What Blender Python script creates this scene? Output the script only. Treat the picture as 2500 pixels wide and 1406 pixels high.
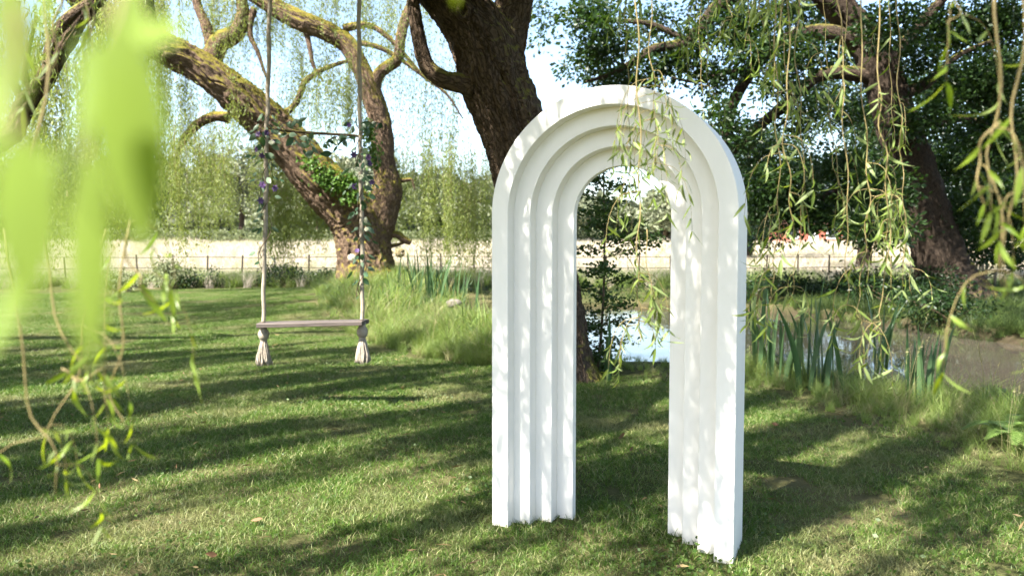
import bpy, math, random
import numpy as np
from mathutils import Vector, Matrix

for o in list(bpy.data.objects):
    bpy.data.objects.remove(o)
scene = bpy.context.scene
COL = scene.collection
R = np.random.default_rng(11)
random.seed(5)

# ------------------------------------------------------------------ camera
F = 1944.0            # focal length in photograph pixels (2500 wide)
CAMH = 1.45
PITCH = 0.0557
cam_data = bpy.data.cameras.new("camera")
cam = bpy.data.objects.new("camera", cam_data)
COL.objects.link(cam)
cam.location = (0, 0, CAMH)
cam.rotation_euler = (math.pi / 2 - PITCH, 0, 0)
cam_data.sensor_width = 36.0
cam_data.lens = 36.0 * F / 2500.0
cam_data.clip_start = 0.02
cam_data.clip_end = 2000
cam_data.dof.use_dof = True
cam_data.dof.focus_distance = 4.6
cam_data.dof.aperture_fstop = 2.8
scene.camera = cam

# ------------------------------------------------------------------ world, sun, exposure
SUN_AZ = math.atan2(-0.74, -0.67)      # towards the sun, from +Y to +X
SUN_EL = math.radians(52)
TOSUN = Vector((math.sin(SUN_AZ) * math.cos(SUN_EL), math.cos(SUN_AZ) * math.cos(SUN_EL), math.sin(SUN_EL)))
world = bpy.data.worlds.new("World")
scene.world = world
world.use_nodes = True
wn = world.node_tree
sky = wn.nodes.new("ShaderNodeTexSky")
sky.sky_type = 'NISHITA'
sky.sun_disc = False
sky.sun_elevation = SUN_EL
sky.sun_rotation = SUN_AZ % (2 * math.pi)
sky.air_density = 1.0
sky.dust_density = 1.8
sky.ozone_density = 1.0
bg = wn.nodes["Background"]
bg.inputs[1].default_value = 0.082
wn.links.new(sky.outputs[0], bg.inputs[0])
sun_data = bpy.data.lights.new("sun", 'SUN')
sun_data.energy = 5.0
sun_data.angle = math.radians(0.53)
sun_data.color = (1.0, 0.95, 0.87)
sun = bpy.data.objects.new("sun", sun_data)
COL.objects.link(sun)
sun.location = (-20, -20, 40)
sun.rotation_euler = (-TOSUN).to_track_quat('-Z', 'Y').to_euler()
scene.view_settings.view_transform = 'Standard'
scene.view_settings.look = 'None'
scene.view_settings.gamma = 1.0
scene.view_settings.exposure = 2.5
scene.view_settings.use_curve_mapping = False
scene.render.engine = 'CYCLES'
cy = scene.cycles
cy.use_denoising = True
cy.max_bounces = 7
cy.diffuse_bounces = 4
cy.glossy_bounces = 3
cy.transmission_bounces = 4
cy.transparent_max_bounces = 4
cy.sample_clamp_indirect = 6.0
cy.caustics_reflective = False
cy.caustics_refractive = False
cy.use_adaptive_sampling = True
cy.adaptive_threshold = 0.02

# ------------------------------------------------------------------ geometry helpers
CP, SP = math.cos(PITCH), math.sin(PITCH)


def at(px, py, Y):
    """World point that stands at world depth Y along the view ray of a photograph pixel."""
    xc, yc = (px - 1250.0) / F, (703.0 - py) / F
    d = np.array([xc, CP + yc * SP, -SP + yc * CP])
    t = Y / d[1]
    return np.array([d[0] * t, Y, CAMH + d[2] * t])


def ground(px, py, z=0.0):
    xc, yc = (px - 1250.0) / F, (703.0 - py) / F
    d = np.array([xc, CP + yc * SP, -SP + yc * CP])
    t = (z - CAMH) / d[2]
    return np.array([d[0] * t, d[1] * t, z])


def pxm(w, Y):
    return w * Y / F


class MB:
    """Collects vertex and face arrays; build() links them as one mesh object."""

    def __init__(s):
        s.V, s.T, s.Q, s.n, s.A = [], [], [], 0, []

    def add(s, V, faces, attr=None):
        V = np.asarray(V, dtype=np.float32).reshape(-1, 3)
        for f in faces if isinstance(faces, (list, tuple)) else [faces]:
            f = np.asarray(f, dtype=np.int32)
            if len(f) == 0:
                continue
            (s.T if f.shape[1] == 3 else s.Q).append(f + s.n)
        s.V.append(V)
        s.A.append(np.zeros((len(V), 3), np.float32) if attr is None else np.asarray(attr, np.float32).reshape(-1, 3))
        s.n += len(V)

    def mesh(s, name, smooth=True, attr=False):
        V = np.concatenate(s.V)
        T = np.concatenate(s.T) if s.T else np.zeros((0, 3), np.int32)
        Q = np.concatenate(s.Q) if s.Q else np.zeros((0, 4), np.int32)
        me = bpy.data.meshes.new(name)
        me.vertices.add(len(V))
        me.vertices.foreach_set("co", V.ravel())
        loops = np.concatenate([T.ravel(), Q.ravel()])
        me.loops.add(len(loops))
        me.loops.foreach_set("vertex_index", loops)
        starts = np.concatenate([np.arange(len(T)) * 3, len(T) * 3 + np.arange(len(Q)) * 4])
        me.polygons.add(len(T) + len(Q))
        me.polygons.foreach_set("loop_start", starts.astype(np.int32))
        me.polygons.foreach_set("use_smooth", np.full(len(starts), smooth))
        me.update(calc_edges=True)
        if attr:
            a = me.attributes.new("bark", 'FLOAT_VECTOR', 'POINT')
            a.data.foreach_set("vector", np.concatenate(s.A).ravel())
        return me

    def build(s, name, mat, parent=None, smooth=True, attr=False):
        return link(name, s.mesh(name, smooth, attr), mat, parent)


def link(name, me, mat, parent=None):
    if mat is not None and len(me.materials) == 0:
        for m in (mat if isinstance(mat, (list, tuple)) else [mat]):
            me.materials.append(m)
    o = bpy.data.objects.new(name, me)
    COL.objects.link(o)
    if parent is not None:
        set_parent(o, parent)
    return o


def set_parent(o, parent):
    o.parent = parent
    if parent.type == 'EMPTY':
        o.matrix_parent_inverse = Matrix.Translation(-Vector(parent.location))


def tag(o, label, cat=None, group=None, kind=None):
    o["label"] = label
    if cat:
        o["category"] = cat
    if group:
        o["group"] = group
    if kind:
        o["kind"] = kind
    return o


def thing(name, label, cat, loc=(0, 0, 0), group=None):
    o = bpy.data.objects.new(name, None)
    o.empty_display_size = 0.2
    COL.objects.link(o)
    o.location = [float(v) for v in loc]
    return tag(o, label, cat, group)


_G = R.random((64, 64))


def vnoise(u, v, seed=0, wrap=64):
    """Smooth value noise; periodic in u with period wrap (<= 64)."""
    g = np.roll(_G, (seed * 7) % 64, 0)
    g = np.roll(g, (seed * 13) % 64, 1)
    u = np.asarray(u, float)
    v = np.asarray(v, float)
    iu, iv = np.floor(u).astype(int), np.floor(v).astype(int)
    fu, fv = u - iu, v - iv
    fu = fu * fu * (3 - 2 * fu)
    fv = fv * fv * (3 - 2 * fv)
    a = g[iu % wrap, iv % 64]
    b = g[(iu + 1) % wrap, iv % 64]
    c = g[iu % wrap, (iv + 1) % 64]
    d = g[(iu + 1) % wrap, (iv + 1) % 64]
    return (a * (1 - fu) + b * fu) * (1 - fv) + (c * (1 - fu) + d * fu) * fv


def catmull(P, n):
    P = np.asarray(P, float)
    P = np.vstack([2 * P[0] - P[1], P, 2 * P[-1] - P[-2]])
    m = len(P) - 3
    t = np.linspace(0, m, n)
    i = np.minimum(t.astype(int), m - 1)
    f = (t - i)[:, None]
    p0, p1, p2, p3 = P[i], P[i + 1], P[i + 2], P[i + 3]
    return 0.5 * ((2 * p1) + (-p0 + p2) * f + (2 * p0 - 5 * p1 + 4 * p2 - p3) * f ** 2 + (-p0 + 3 * p1 - 3 * p2 + p3) * f ** 3)


def norm(a):
    a = np.asarray(a, float)
    return a / np.maximum(np.linalg.norm(a, axis=-1, keepdims=True), 1e-9)


def frames(C):
    T = norm(np.gradient(C, axis=0))
    N = np.zeros_like(T)
    ref = np.array([0.0, -1.0, 0.0]) if abs(T[0][1]) < 0.9 else np.array([1.0, 0, 0])
    n = ref - T[0] * ref.dot(T[0])
    for i in range(len(T)):
        n = n - T[i] * n.dot(T[i])
        n = n / np.linalg.norm(n)
        N[i] = n
    return T, N, np.cross(T, N)


def tube(mb, C, rad, segs=8, bark=0.0, lump=0.0, seed=0, cap=True, ridge=26):
    """Tapered tube along the points C. bark and lump displace the surface as furrows and burls."""
    C = np.asarray(C, float)
    rad = np.broadcast_to(np.asarray(rad, float), (len(C),))
    T, N, B = frames(C)
    th = np.linspace(0, 2 * math.pi, segs, endpoint=False)
    s = np.concatenate([[0], np.cumsum(np.linalg.norm(np.diff(C, axis=0), axis=1))])
    TH, S = np.meshgrid(th, s)
    RR = np.repeat(rad[:, None], segs, 1)
    u = TH / (2 * math.pi)
    disp = np.zeros_like(RR)
    if lump:
        disp += lump * RR * (vnoise(u * 6, S / (rad.mean() * 2.2) + seed, seed, 6) - 0.5) * 2
    if bark:
        sh = 2.6 * (vnoise(u * 12, S * 2.6, seed + 3, 12) - 0.5) + 1.3 * (vnoise(u * 24, S * 6.0, seed + 4, 24) - 0.5)
        uu = (u * ridge + sh) % ridge
        r1 = 1 - np.abs(2 * vnoise(uu, S * 4.2 / max(rad.max(), 0.12) * 0.37, seed + 1, ridge) - 1)
        r2 = 1 - np.abs(2 * vnoise((uu + 0.37 * ridge) % ridge, S * 14.0, seed + 2, ridge) - 1)
        disp += bark * rad.max() * ((r1 ** 1.5 - 0.6) + 0.6 * (r2 - 0.6))
    RR = RR + disp
    V = C[:, None, :] + RR[..., None] * (np.cos(TH)[..., None] * N[:, None, :] + np.sin(TH)[..., None] * B[:, None, :])
    A = np.stack([np.cos(TH) * rad.max(), np.sin(TH) * rad.max(), S], -1)
    n = len(C)
    i, j = np.meshgrid(np.arange(n - 1), np.arange(segs), indexing='ij')
    a = i * segs + j
    b = i * segs + (j + 1) % segs
    Q = np.stack([a, b, b + segs, a + segs], -1).reshape(-1, 4)
    V = V.reshape(-1, 3)
    A = A.reshape(-1, 3)
    faces = [Q]
    if cap:
        V = np.vstack([V, C[:1], C[-1:]])
        A = np.vstack([A, [[0, 0, 0]], [[0, 0, s[-1]]]])
        j = np.arange(segs)
        c0, c1 = n * segs, n * segs + 1
        faces.append(np.stack([np.full(segs, c0), (j + 1) % segs, j], -1))
        o = (n - 1) * segs
        faces.append(np.stack([np.full(segs, c1), o + j, o + (j + 1) % segs], -1))
    mb.add(V, faces, A)


def box(mb, x0, x1, y0, y1, z0, z1):
    V = [(x, y, z) for x in (x0, x1) for y in (y0, y1) for z in (z0, z1)]
    mb.add(V, np.array([[0, 1, 3, 2], [4, 6, 7, 5], [0, 4, 5, 1], [2, 3, 7, 6], [0, 2, 6, 4], [1, 5, 7, 3]]))


def rand_dirs(n):
    return norm(R.normal(size=(n, 3)))


def leaf_quads(mb, base, d, L, W, wide=0.45, bend=0.12):
    """One folded diamond for each leaf."""
    n = len(base)
    d = norm(d)
    side = norm(np.cross(d, rand_dirs(n)))
    nrm = np.cross(side, d)
    L = np.broadcast_to(L, (n,))[:, None]
    W = np.broadcast_to(W, (n,))[:, None]
    k = bend * (R.random((n, 1)) * 2 - 1)
    mid = base + d * L * wide + nrm * L * k
    V = np.stack([base, mid + side * W / 2, base + d * L, mid - side * W / 2], 1).reshape(-1, 3)
    i = np.arange(n)[:, None] * 4
    mb.add(V, i + np.array([[0, 1, 2, 3]]))


# ------------------------------------------------------------------ materials
def new_mat(name):
    m = bpy.data.materials.new(name)
    m.use_nodes = True
    nt = m.node_tree
    nt.nodes.clear()
    out = nt.nodes.new("ShaderNodeOutputMaterial")
    return m, nt, out


def N(nt, t, **kw):
    n = nt.nodes.new(t)
    for k, v in kw.items():
        if k.startswith("i_"):
            key = k[2:]
            key = int(key) if key.isdigit() else key.replace("_", " ")
            n.inputs[key].default_value = v
        else:
            setattr(n, k, v)
    return n


def ramp(nt, fac, stops):
    r = nt.nodes.new("ShaderNodeValToRGB")
    el = r.color_ramp.elements
    while len(el) < len(stops):
        el.new(0.5)
    for e, (p, c) in zip(el, stops):
        e.position = p
        e.color = (*c, 1)
    nt.links.new(fac, r.inputs[0])
    return r.outputs[0]


def mixc(nt, fac, a, b):
    n = nt.nodes.new("ShaderNodeMix")
    n.data_type = 'RGBA'
    for sock, v in ((n.inputs[0], fac), (n.inputs[6], a), (n.inputs[7], b)):
        if isinstance(v, bpy.types.NodeSocket):
            nt.links.new(v, sock)
        elif isinstance(v, tuple):
            sock.default_value = (*v, 1)
        else:
            sock.default_value = v
    return n.outputs[2]


def noise_at(nt, vec, scale, detail=4, rough=0.55, dist=0.0):
    n = N(nt, "ShaderNodeTexNoise")
    n.inputs["Scale"].default_value = scale
    n.inputs["Detail"].default_value = detail
    n.inputs["Roughness"].default_value = rough
    n.inputs["Distortion"].default_value = dist
    nt.links.new(vec, n.inputs["Vector"])
    return n.outputs["Fac"]


def math_n(nt, op, a, b=0.0):
    n = nt.nodes.new("ShaderNodeMath")
    n.operation = op
    n.use_clamp = False
    for s, v in ((n.inputs[0], a), (n.inputs[1], b)):
        if isinstance(v, bpy.types.NodeSocket):
            nt.links.new(v, s)
        else:
            s.default_value = v
    return n.outputs[0]


def leaf_mat(name, dark, light, trans, tfac=0.4, under=None, rough=0.45, patch=None, straw=None):
    m, nt, out = new_mat(name)
    geo = N(nt, "ShaderNodeNewGeometry")
    oi = N(nt, "ShaderNodeObjectInfo")
    rnd = math_n(nt, 'FRACT', math_n(nt, 'ADD', geo.outputs["Random Per Island"], oi.outputs["Random"]))
    col = ramp(nt, rnd, [(0.0, dark), (1.0, light)] if not straw else [(0.0, dark), (0.78, light), (0.86, straw), (1.0, straw)])
    tr = mixc(nt, rnd, trans, tuple(c * 0.6 for c in trans))
    if patch:
        f = noise_at(nt, geo.outputs["Position"], patch[1], 3)
        f = ramp(nt, f, [(0.50, (0, 0, 0)), (0.72, (.8, .8, .8))])
        col = mixc(nt, f, col, patch[0])
        tr = mixc(nt, f, tr, tuple(c * 1.2 for c in patch[0]))
    if under:
        col = mixc(nt, geo.outputs["Backfacing"], col, under)
    p = N(nt, "ShaderNodeBsdfPrincipled")
    p.inputs["Roughness"].default_value = rough
    p.inputs["Specular IOR Level"].default_value = 0.22
    nt.links.new(col, p.inputs["Base Color"])
    t = N(nt, "ShaderNodeBsdfTranslucent")
    nt.links.new(tr, t.inputs["Color"])
    mx = N(nt, "ShaderNodeMixShader")
    mx.inputs[0].default_value = tfac
    nt.links.new(p.outputs[0], mx.inputs[1])
    nt.links.new(t.outputs[0], mx.inputs[2])
    nt.links.new(mx.outputs[0], out.inputs[0])
    return m


def bark_mat(name, c_dark, c_mid, c_light, moss=(0.16, 0.15, 0.03), moss_amt=0.5, scale=1.0):
    m, nt, out = new_mat(name)
    a = N(nt, "ShaderNodeAttribute", attribute_name="bark")
    mp = N(nt, "ShaderNodeMapping")
    mp.inputs["Scale"].default_value = (scale, scale, scale * 0.42)
    nt.links.new(a.outputs["Vector"], mp.inputs[0])
    nw = N(nt, "ShaderNodeTexNoise")
    nw.inputs["Scale"].default_value = 7.0
    nw.inputs["Detail"].default_value = 4.0
    nt.links.new(a.outputs["Vector"], nw.inputs["Vector"])
    vm = N(nt, "ShaderNodeVectorMath", operation='SCALE')
    vm.inputs["Scale"].default_value = 0.16
    nt.links.new(nw.outputs["Color"], vm.inputs[0])
    va = N(nt, "ShaderNodeVectorMath", operation='ADD')
    nt.links.new(mp.outputs[0], va.inputs[0])
    nt.links.new(vm.outputs[0], va.inputs[1])
    vo = N(nt, "ShaderNodeTexVoronoi", feature='DISTANCE_TO_EDGE')
    vo.inputs["Scale"].default_value = 17.0
    nt.links.new(va.outputs[0], vo.inputs["Vector"])
    crack = ramp(nt, vo.outputs["Distance"], [(0.0, (0, 0, 0)), (0.16, (1, 1, 1))])
    n0 = noise_at(nt, va.outputs[0], 34, 6, 0.7, 0.4)
    n1 = math_n(nt, 'ADD', math_n(nt, 'MULTIPLY', crack, 0.38), math_n(nt, 'MULTIPLY', n0, 0.6))
    n2 = noise_at(nt, a.outputs["Vector"], 2.3, 3)
    col = ramp(nt, n1, [(0.25, c_dark), (0.62, c_mid), (0.85, c_light)])
    col = mixc(nt, math_n(nt, 'MULTIPLY', n2, 0.35), col, c_light)
    geo = N(nt, "ShaderNodeNewGeometry")
    sx = N(nt, "ShaderNodeSeparateXYZ")
    nt.links.new(geo.outputs["Normal"], sx.inputs[0])
    mo = math_n(nt, 'ADD', math_n(nt, 'MULTIPLY', sx.outputs[2], 0.55), math_n(nt, 'MULTIPLY', n2, 0.75))
    mo = math_n(nt, 'ADD', mo, math_n(nt, 'MULTIPLY', n1, 0.25))
    lo = 0.98 - 0.35 * moss_amt
    f = ramp(nt, mo, [(lo - 0.08, (0, 0, 0)), (lo + 0.12, (1, 1, 1))])
    col = mixc(nt, f, col, moss)
    p = N(nt, "ShaderNodeBsdfPrincipled")
    p.inputs["Roughness"].default_value = 0.9
    p.inputs["Specular IOR Level"].default_value = 0.15
    nt.links.new(col, p.inputs["Base Color"])
    b = N(nt, "ShaderNodeBump")
    b.inputs["Strength"].default_value = 1.0
    b.inputs["Distance"].default_value = 0.05
    nt.links.new(n1, b.inputs["Height"])
    nt.links.new(b.outputs[0], p.inputs["Normal"])
    nt.links.new(p.outputs[0], out.inputs[0])
    return m


def plain_mat(name, col, rough=0.6, var=0.15, scale=8.0, bump=0.0, spec=0.3, col2=None):
    m, nt, out = new_mat(name)
    tc = N(nt, "ShaderNodeTexCoord")
    n = noise_at(nt, tc.outputs["Object"], scale, 5)
    c2 = col2 or tuple(min(1, c * (1 - var)) for c in col)
    c = ramp(nt, n, [(0.3, c2), (0.7, col)])
    p = N(nt, "ShaderNodeBsdfPrincipled")
    p.inputs["Roughness"].default_value = rough
    p.inputs["Specular IOR Level"].default_value = spec
    nt.links.new(c, p.inputs["Base Color"])
    if bump:
        b = N(nt, "ShaderNodeBump")
        b.inputs["Strength"].default_value = 0.6
        b.inputs["Distance"].default_value = bump
        nt.links.new(n, b.inputs["Height"])
        nt.links.new(b.outputs[0], p.inputs["Normal"])
    nt.links.new(p.outputs[0], out.inputs[0])
    return m


M = {}
M['willow_leaf'] = leaf_mat("willow_leaf", (0.065, 0.105, 0.014), (0.15, 0.195, 0.05), (0.32, 0.41, 0.03), 0.38, under=(0.175, 0.22, 0.085))
M['willow_near'] = leaf_mat("willow_leaf_near", (0.085, 0.145, 0.010), (0.18, 0.25, 0.03), (0.44, 0.56, 0.010), 0.45, under=(0.17, 0.235, 0.05), rough=0.3)
M['willow_far'] = leaf_mat("willow_leaf_far", (0.08, 0.115, 0.022), (0.22, 0.255, 0.08), (0.32, 0.39, 0.06), 0.4)
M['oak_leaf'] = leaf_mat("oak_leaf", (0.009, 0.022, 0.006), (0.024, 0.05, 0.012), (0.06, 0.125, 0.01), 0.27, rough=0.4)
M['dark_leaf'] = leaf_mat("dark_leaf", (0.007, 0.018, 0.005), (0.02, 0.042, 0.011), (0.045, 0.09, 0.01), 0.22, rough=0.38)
M['sapling_leaf'] = leaf_mat("sapling_leaf", (0.018, 0.04, 0.010), (0.045, 0.08, 0.02), (0.12, 0.2, 0.03), 0.3)
M['garland_leaf'] = leaf_mat("garland_leaf", (0.02, 0.05, 0.022), (0.05, 0.095, 0.05), (0.07, 0.15, 0.03), 0.25, rough=0.35, under=(0.12, 0.17, 0.11))
M['ivy_leaf'] = leaf_mat("ivy_leaf", (0.04, 0.09, 0.015), (0.09, 0.16, 0.03), (0.16, 0.28, 0.03), 0.3, rough=0.35)
M['hazy_wood_leaf'] = leaf_mat("hazy_woodland_leaf", (0.075, 0.095, 0.05), (0.215, 0.23, 0.15), (0.16, 0.18, 0.09), 0.28, rough=0.8)  # paled to grey-green: distant haze is put into the leaf colour
M['hedge_leaf'] = leaf_mat("hedge_leaf", (0.09, 0.115, 0.055), (0.20, 0.22, 0.12), (0.16, 0.2, 0.06), 0.25, rough=0.8)
M['lawn'] = leaf_mat("lawn_blade", (0.024, 0.066, 0.006), (0.085, 0.148, 0.020), (0.14, 0.25, 0.015), 0.26, patch=((0.20, 0.18, 0.085), 0.9), straw=(0.27, 0.27, 0.12))
M['tall_grass'] = leaf_mat("tall_grass_blade", (0.07, 0.13, 0.025), (0.19, 0.24, 0.07), (0.25, 0.34, 0.05), 0.35)
M['fresh_grass'] = leaf_mat("fresh_grass_blade", (0.10, 0.17, 0.03), (0.24, 0.29, 0.09), (0.32, 0.42, 0.06), 0.4)
M['straw_grass'] = leaf_mat("straw_grass_blade", (0.16, 0.18, 0.06), (0.36, 0.32, 0.17), (0.34, 0.33, 0.12), 0.35)
M['dry_grass'] = leaf_mat("dry_grass_blade", (0.36, 0.31, 0.235), (0.60, 0.53, 0.45), (0.5, 0.44, 0.35), 0.3)
M['shade_tinted_grass'] = leaf_mat("shade_tinted_blade", (0.018, 0.036, 0.009), (0.05, 0.075, 0.02), (0.07, 0.12, 0.02), 0.3)  # green darkened to put oak shade into far-bank grass; field tussocks reuse it
M['clover'] = leaf_mat("clover_leaf", (0.03, 0.065, 0.01), (0.07, 0.11, 0.02), (0.1, 0.18, 0.02), 0.25)
M['litter'] = leaf_mat("litter_leaf", (0.08, 0.05, 0.025), (0.24, 0.18, 0.08), (0.18, 0.12, 0.04), 0.2)
M['iris'] = leaf_mat("iris_leaf", (0.035, 0.075, 0.03), (0.07, 0.12, 0.05), (0.10, 0.2, 0.04), 0.25, rough=0.4)
M['fern'] = leaf_mat("fern_frond", (0.06, 0.11, 0.02), (0.12, 0.18, 0.045), (0.2, 0.3, 0.05), 0.35)
M['fallen'] = leaf_mat("fallen_leaf", (0.12, 0.065, 0.035), (0.22, 0.12, 0.065), (0.2, 0.1, 0.04), 0.15)
M['bark'] = bark_mat("willow_bark", (0.022, 0.015, 0.010), (0.085, 0.058, 0.038), (0.16, 0.115, 0.078), moss_amt=0.6)
M['bark_left'] = bark_mat("willow_bark_mossy", (0.035, 0.022, 0.014), (0.135, 0.088, 0.058), (0.25, 0.175, 0.12), moss=(0.20, 0.17, 0.028), moss_amt=0.9)
M['oak_bark'] = bark_mat("oak_bark", (0.014, 0.010, 0.007), (0.05, 0.035, 0.024), (0.10, 0.075, 0.055), moss_amt=0.2)
M['twig'] = plain_mat("willow_twig", (0.23, 0.18, 0.07), 0.6, 0.4, 30)
M['twig_dark'] = plain_mat("bare_twig", (0.12, 0.085, 0.05), 0.8, 0.4, 20)
M['iron'] = plain_mat("rusty_iron", (0.045, 0.033, 0.025), 0.8, 0.5, 14)
M['rope'] = plain_mat("hemp_rope", (0.34, 0.29, 0.22), 0.9, 0.35, 22, 0.003)
M['tassel'] = plain_mat("rope_tassel", (0.36, 0.31, 0.245), 0.9, 0.35, 40)
M['stone'] = plain_mat("pale_stone", (0.15, 0.13, 0.11), 0.9, 0.4, 9, 0.03)
M['wet_stone'] = plain_mat("wet_stone", (0.07, 0.062, 0.05), 0.4, 0.5, 9, 0.03)
M['purple'] = leaf_mat("purple_petal", (0.03, 0.015, 0.06), (0.14, 0.08, 0.20), (0.12, 0.07, 0.2), 0.2)
M['cream'] = leaf_mat("cream_petal", (0.50, 0.52, 0.36), (0.70, 0.70, 0.55), (0.6, 0.6, 0.4), 0.25)
M['brick'] = plain_mat("red_brick", (0.32, 0.10, 0.065), 0.9, 0.3, 12)
M['tile'] = plain_mat("roof_tile", (0.20, 0.10, 0.075), 0.9, 0.3, 6)
M['white'] = plain_mat("white_gloss", (0.75, 0.75, 0.73), 0.5, 0.05)
M['glass'] = plain_mat("window_glass", (0.03, 0.035, 0.04), 0.1, 0.2, 2, 0, 0.6)
M['bench'] = plain_mat("weathered_bench_wood", (0.22, 0.19, 0.13), 0.85, 0.4, 12)
M['ball'] = plain_mat("bronze_ball", (0.25, 0.2, 0.09), 0.55, 0.6, 26, 0.01)


def paint_mat():
    m, nt, out = new_mat("white_arch_paint")
    tc = N(nt, "ShaderNodeTexCoord")
    mp = N(nt, "ShaderNodeMapping")
    mp.inputs["Scale"].default_value = (1, 1, 0.25)
    nt.links.new(tc.outputs["Object"], mp.inputs[0])
    n = noise_at(nt, mp.outputs[0], 5, 5, 0.6)
    n2 = noise_at(nt, mp.outputs[0], 60, 3)
    c = ramp(nt, n, [(0.3, (0.765, 0.735, 0.68)), (0.65, (0.82, 0.79, 0.735))])
    # faint grass-green splash and grime on the lowest few centimetres, uneven with the noise
    sx = N(nt, "ShaderNodeSeparateXYZ")
    geo = N(nt, "ShaderNodeNewGeometry")
    nt.links.new(geo.outputs["Position"], sx.inputs[0])
    g = math_n(nt, 'SUBTRACT', math_n(nt, 'MULTIPLY', n, 0.25), sx.outputs[2])
    f = ramp(nt, g, [(0.0, (0, 0, 0)), (0.12, (0.35, 0.35, 0.35))])
    c = mixc(nt, f, c, (0.50, 0.48, 0.38))
    p = N(nt, "ShaderNodeBsdfPrincipled")
    p.inputs["Roughness"].default_value = 0.5
    p.inputs["Specular IOR Level"].default_value = 0.3
    nt.links.new(c, p.inputs["Base Color"])
    b = N(nt, "ShaderNodeBump")
    b.inputs["Strength"].default_value = 0.25
    b.inputs["Distance"].default_value = 0.002
    nt.links.new(n2, b.inputs["Height"])
    nt.links.new(b.outputs[0], p.inputs["Normal"])
    nt.links.new(p.outputs[0], out.inputs[0])
    return m


M['arch'] = paint_mat()


def plank_mat():
    m, nt, out = new_mat("swing_seat_wood")
    tc = N(nt, "ShaderNodeTexCoord")
    mp = N(nt, "ShaderNodeMapping")
    mp.inputs["Scale"].default_value = (0.6, 9, 9)
    nt.links.new(tc.outputs["Object"], mp.inputs[0])
    n = noise_at(nt, mp.outputs[0], 7, 6, 0.7, 0.6)
    c = ramp(nt, n, [(0.3, (0.04, 0.031, 0.026)), (0.7, (0.105, 0.083, 0.07))])
    p = N(nt, "ShaderNodeBsdfPrincipled")
    p.inputs["Roughness"].default_value = 0.55
    nt.links.new(c, p.inputs["Base Color"])
    b = N(nt, "ShaderNodeBump")
    b.inputs["Distance"].default_value = 0.003
    nt.links.new(n, b.inputs["Height"])
    nt.links.new(b.outputs[0], p.inputs["Normal"])
    nt.links.new(p.outputs[0], out.inputs[0])
    return m


M['plank'] = plank_mat()


def ground_mat():
    m, nt, out = new_mat("ground_earth_and_turf")
    z = N(nt, "ShaderNodeAttribute", attribute_name="bark")
    sx = N(nt, "ShaderNodeSeparateXYZ")
    nt.links.new(z.outputs["Vector"], sx.inputs[0])
    geo = N(nt, "ShaderNodeNewGeometry")
    n1 = noise_at(nt, geo.outputs["Position"], 0.75, 3)
    n2 = noise_at(nt, geo.outputs["Position"], 9, 6, 0.7)
    n3 = noise_at(nt, geo.outputs["Position"], 0.12, 4)
    lawn = ramp(nt, n2, [(0.3, (0.03, 0.036, 0.012)), (0.7, (0.075, 0.075, 0.03))])
    dry = ramp(nt, n1, [(0.5, (0, 0, 0)), (0.72, (0.8, 0.8, 0.8))])
    lawn = mixc(nt, dry, lawn, (0.14, 0.115, 0.06))
    field = ramp(nt, n3, [(0.35, (0.52, 0.47, 0.38)), (0.65, (0.62, 0.55, 0.49))])
    n4 = noise_at(nt, geo.outputs["Position"], 0.45, 5, 0.65, 0.5)
    field = mixc(nt, ramp(nt, n4, [(0.45, (0, 0, 0)), (0.7, (0.75, 0.75, 0.75))]), field, (0.36, 0.40, 0.20))
    field = mixc(nt, math_n(nt, 'MULTIPLY', n2, 0.45), field, (0.30, 0.28, 0.16))
    soil = ramp(nt, n2, [(0.3, (0.018, 0.014, 0.009)), (0.7, (0.05, 0.038, 0.025))])
    c = mixc(nt, sx.outputs[0], lawn, field)
    c = mixc(nt, sx.outputs[1], c, soil)
    c = mixc(nt, sx.outputs[2], c, (0.05, 0.06, 0.03))
    p = N(nt, "ShaderNodeBsdfPrincipled")
    p.inputs["Roughness"].default_value = 1.0
    p.inputs["Specular IOR Level"].default_value = 0.05
    nt.links.new(c, p.inputs["Base Color"])
    b = N(nt, "ShaderNodeBump")
    b.inputs["Distance"].default_value = 0.05
    nt.links.new(n2, b.inputs["Height"])
    nt.links.new(b.outputs[0], p.inputs["Normal"])
    nt.links.new(p.outputs[0], out.inputs[0])
    return m


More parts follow.
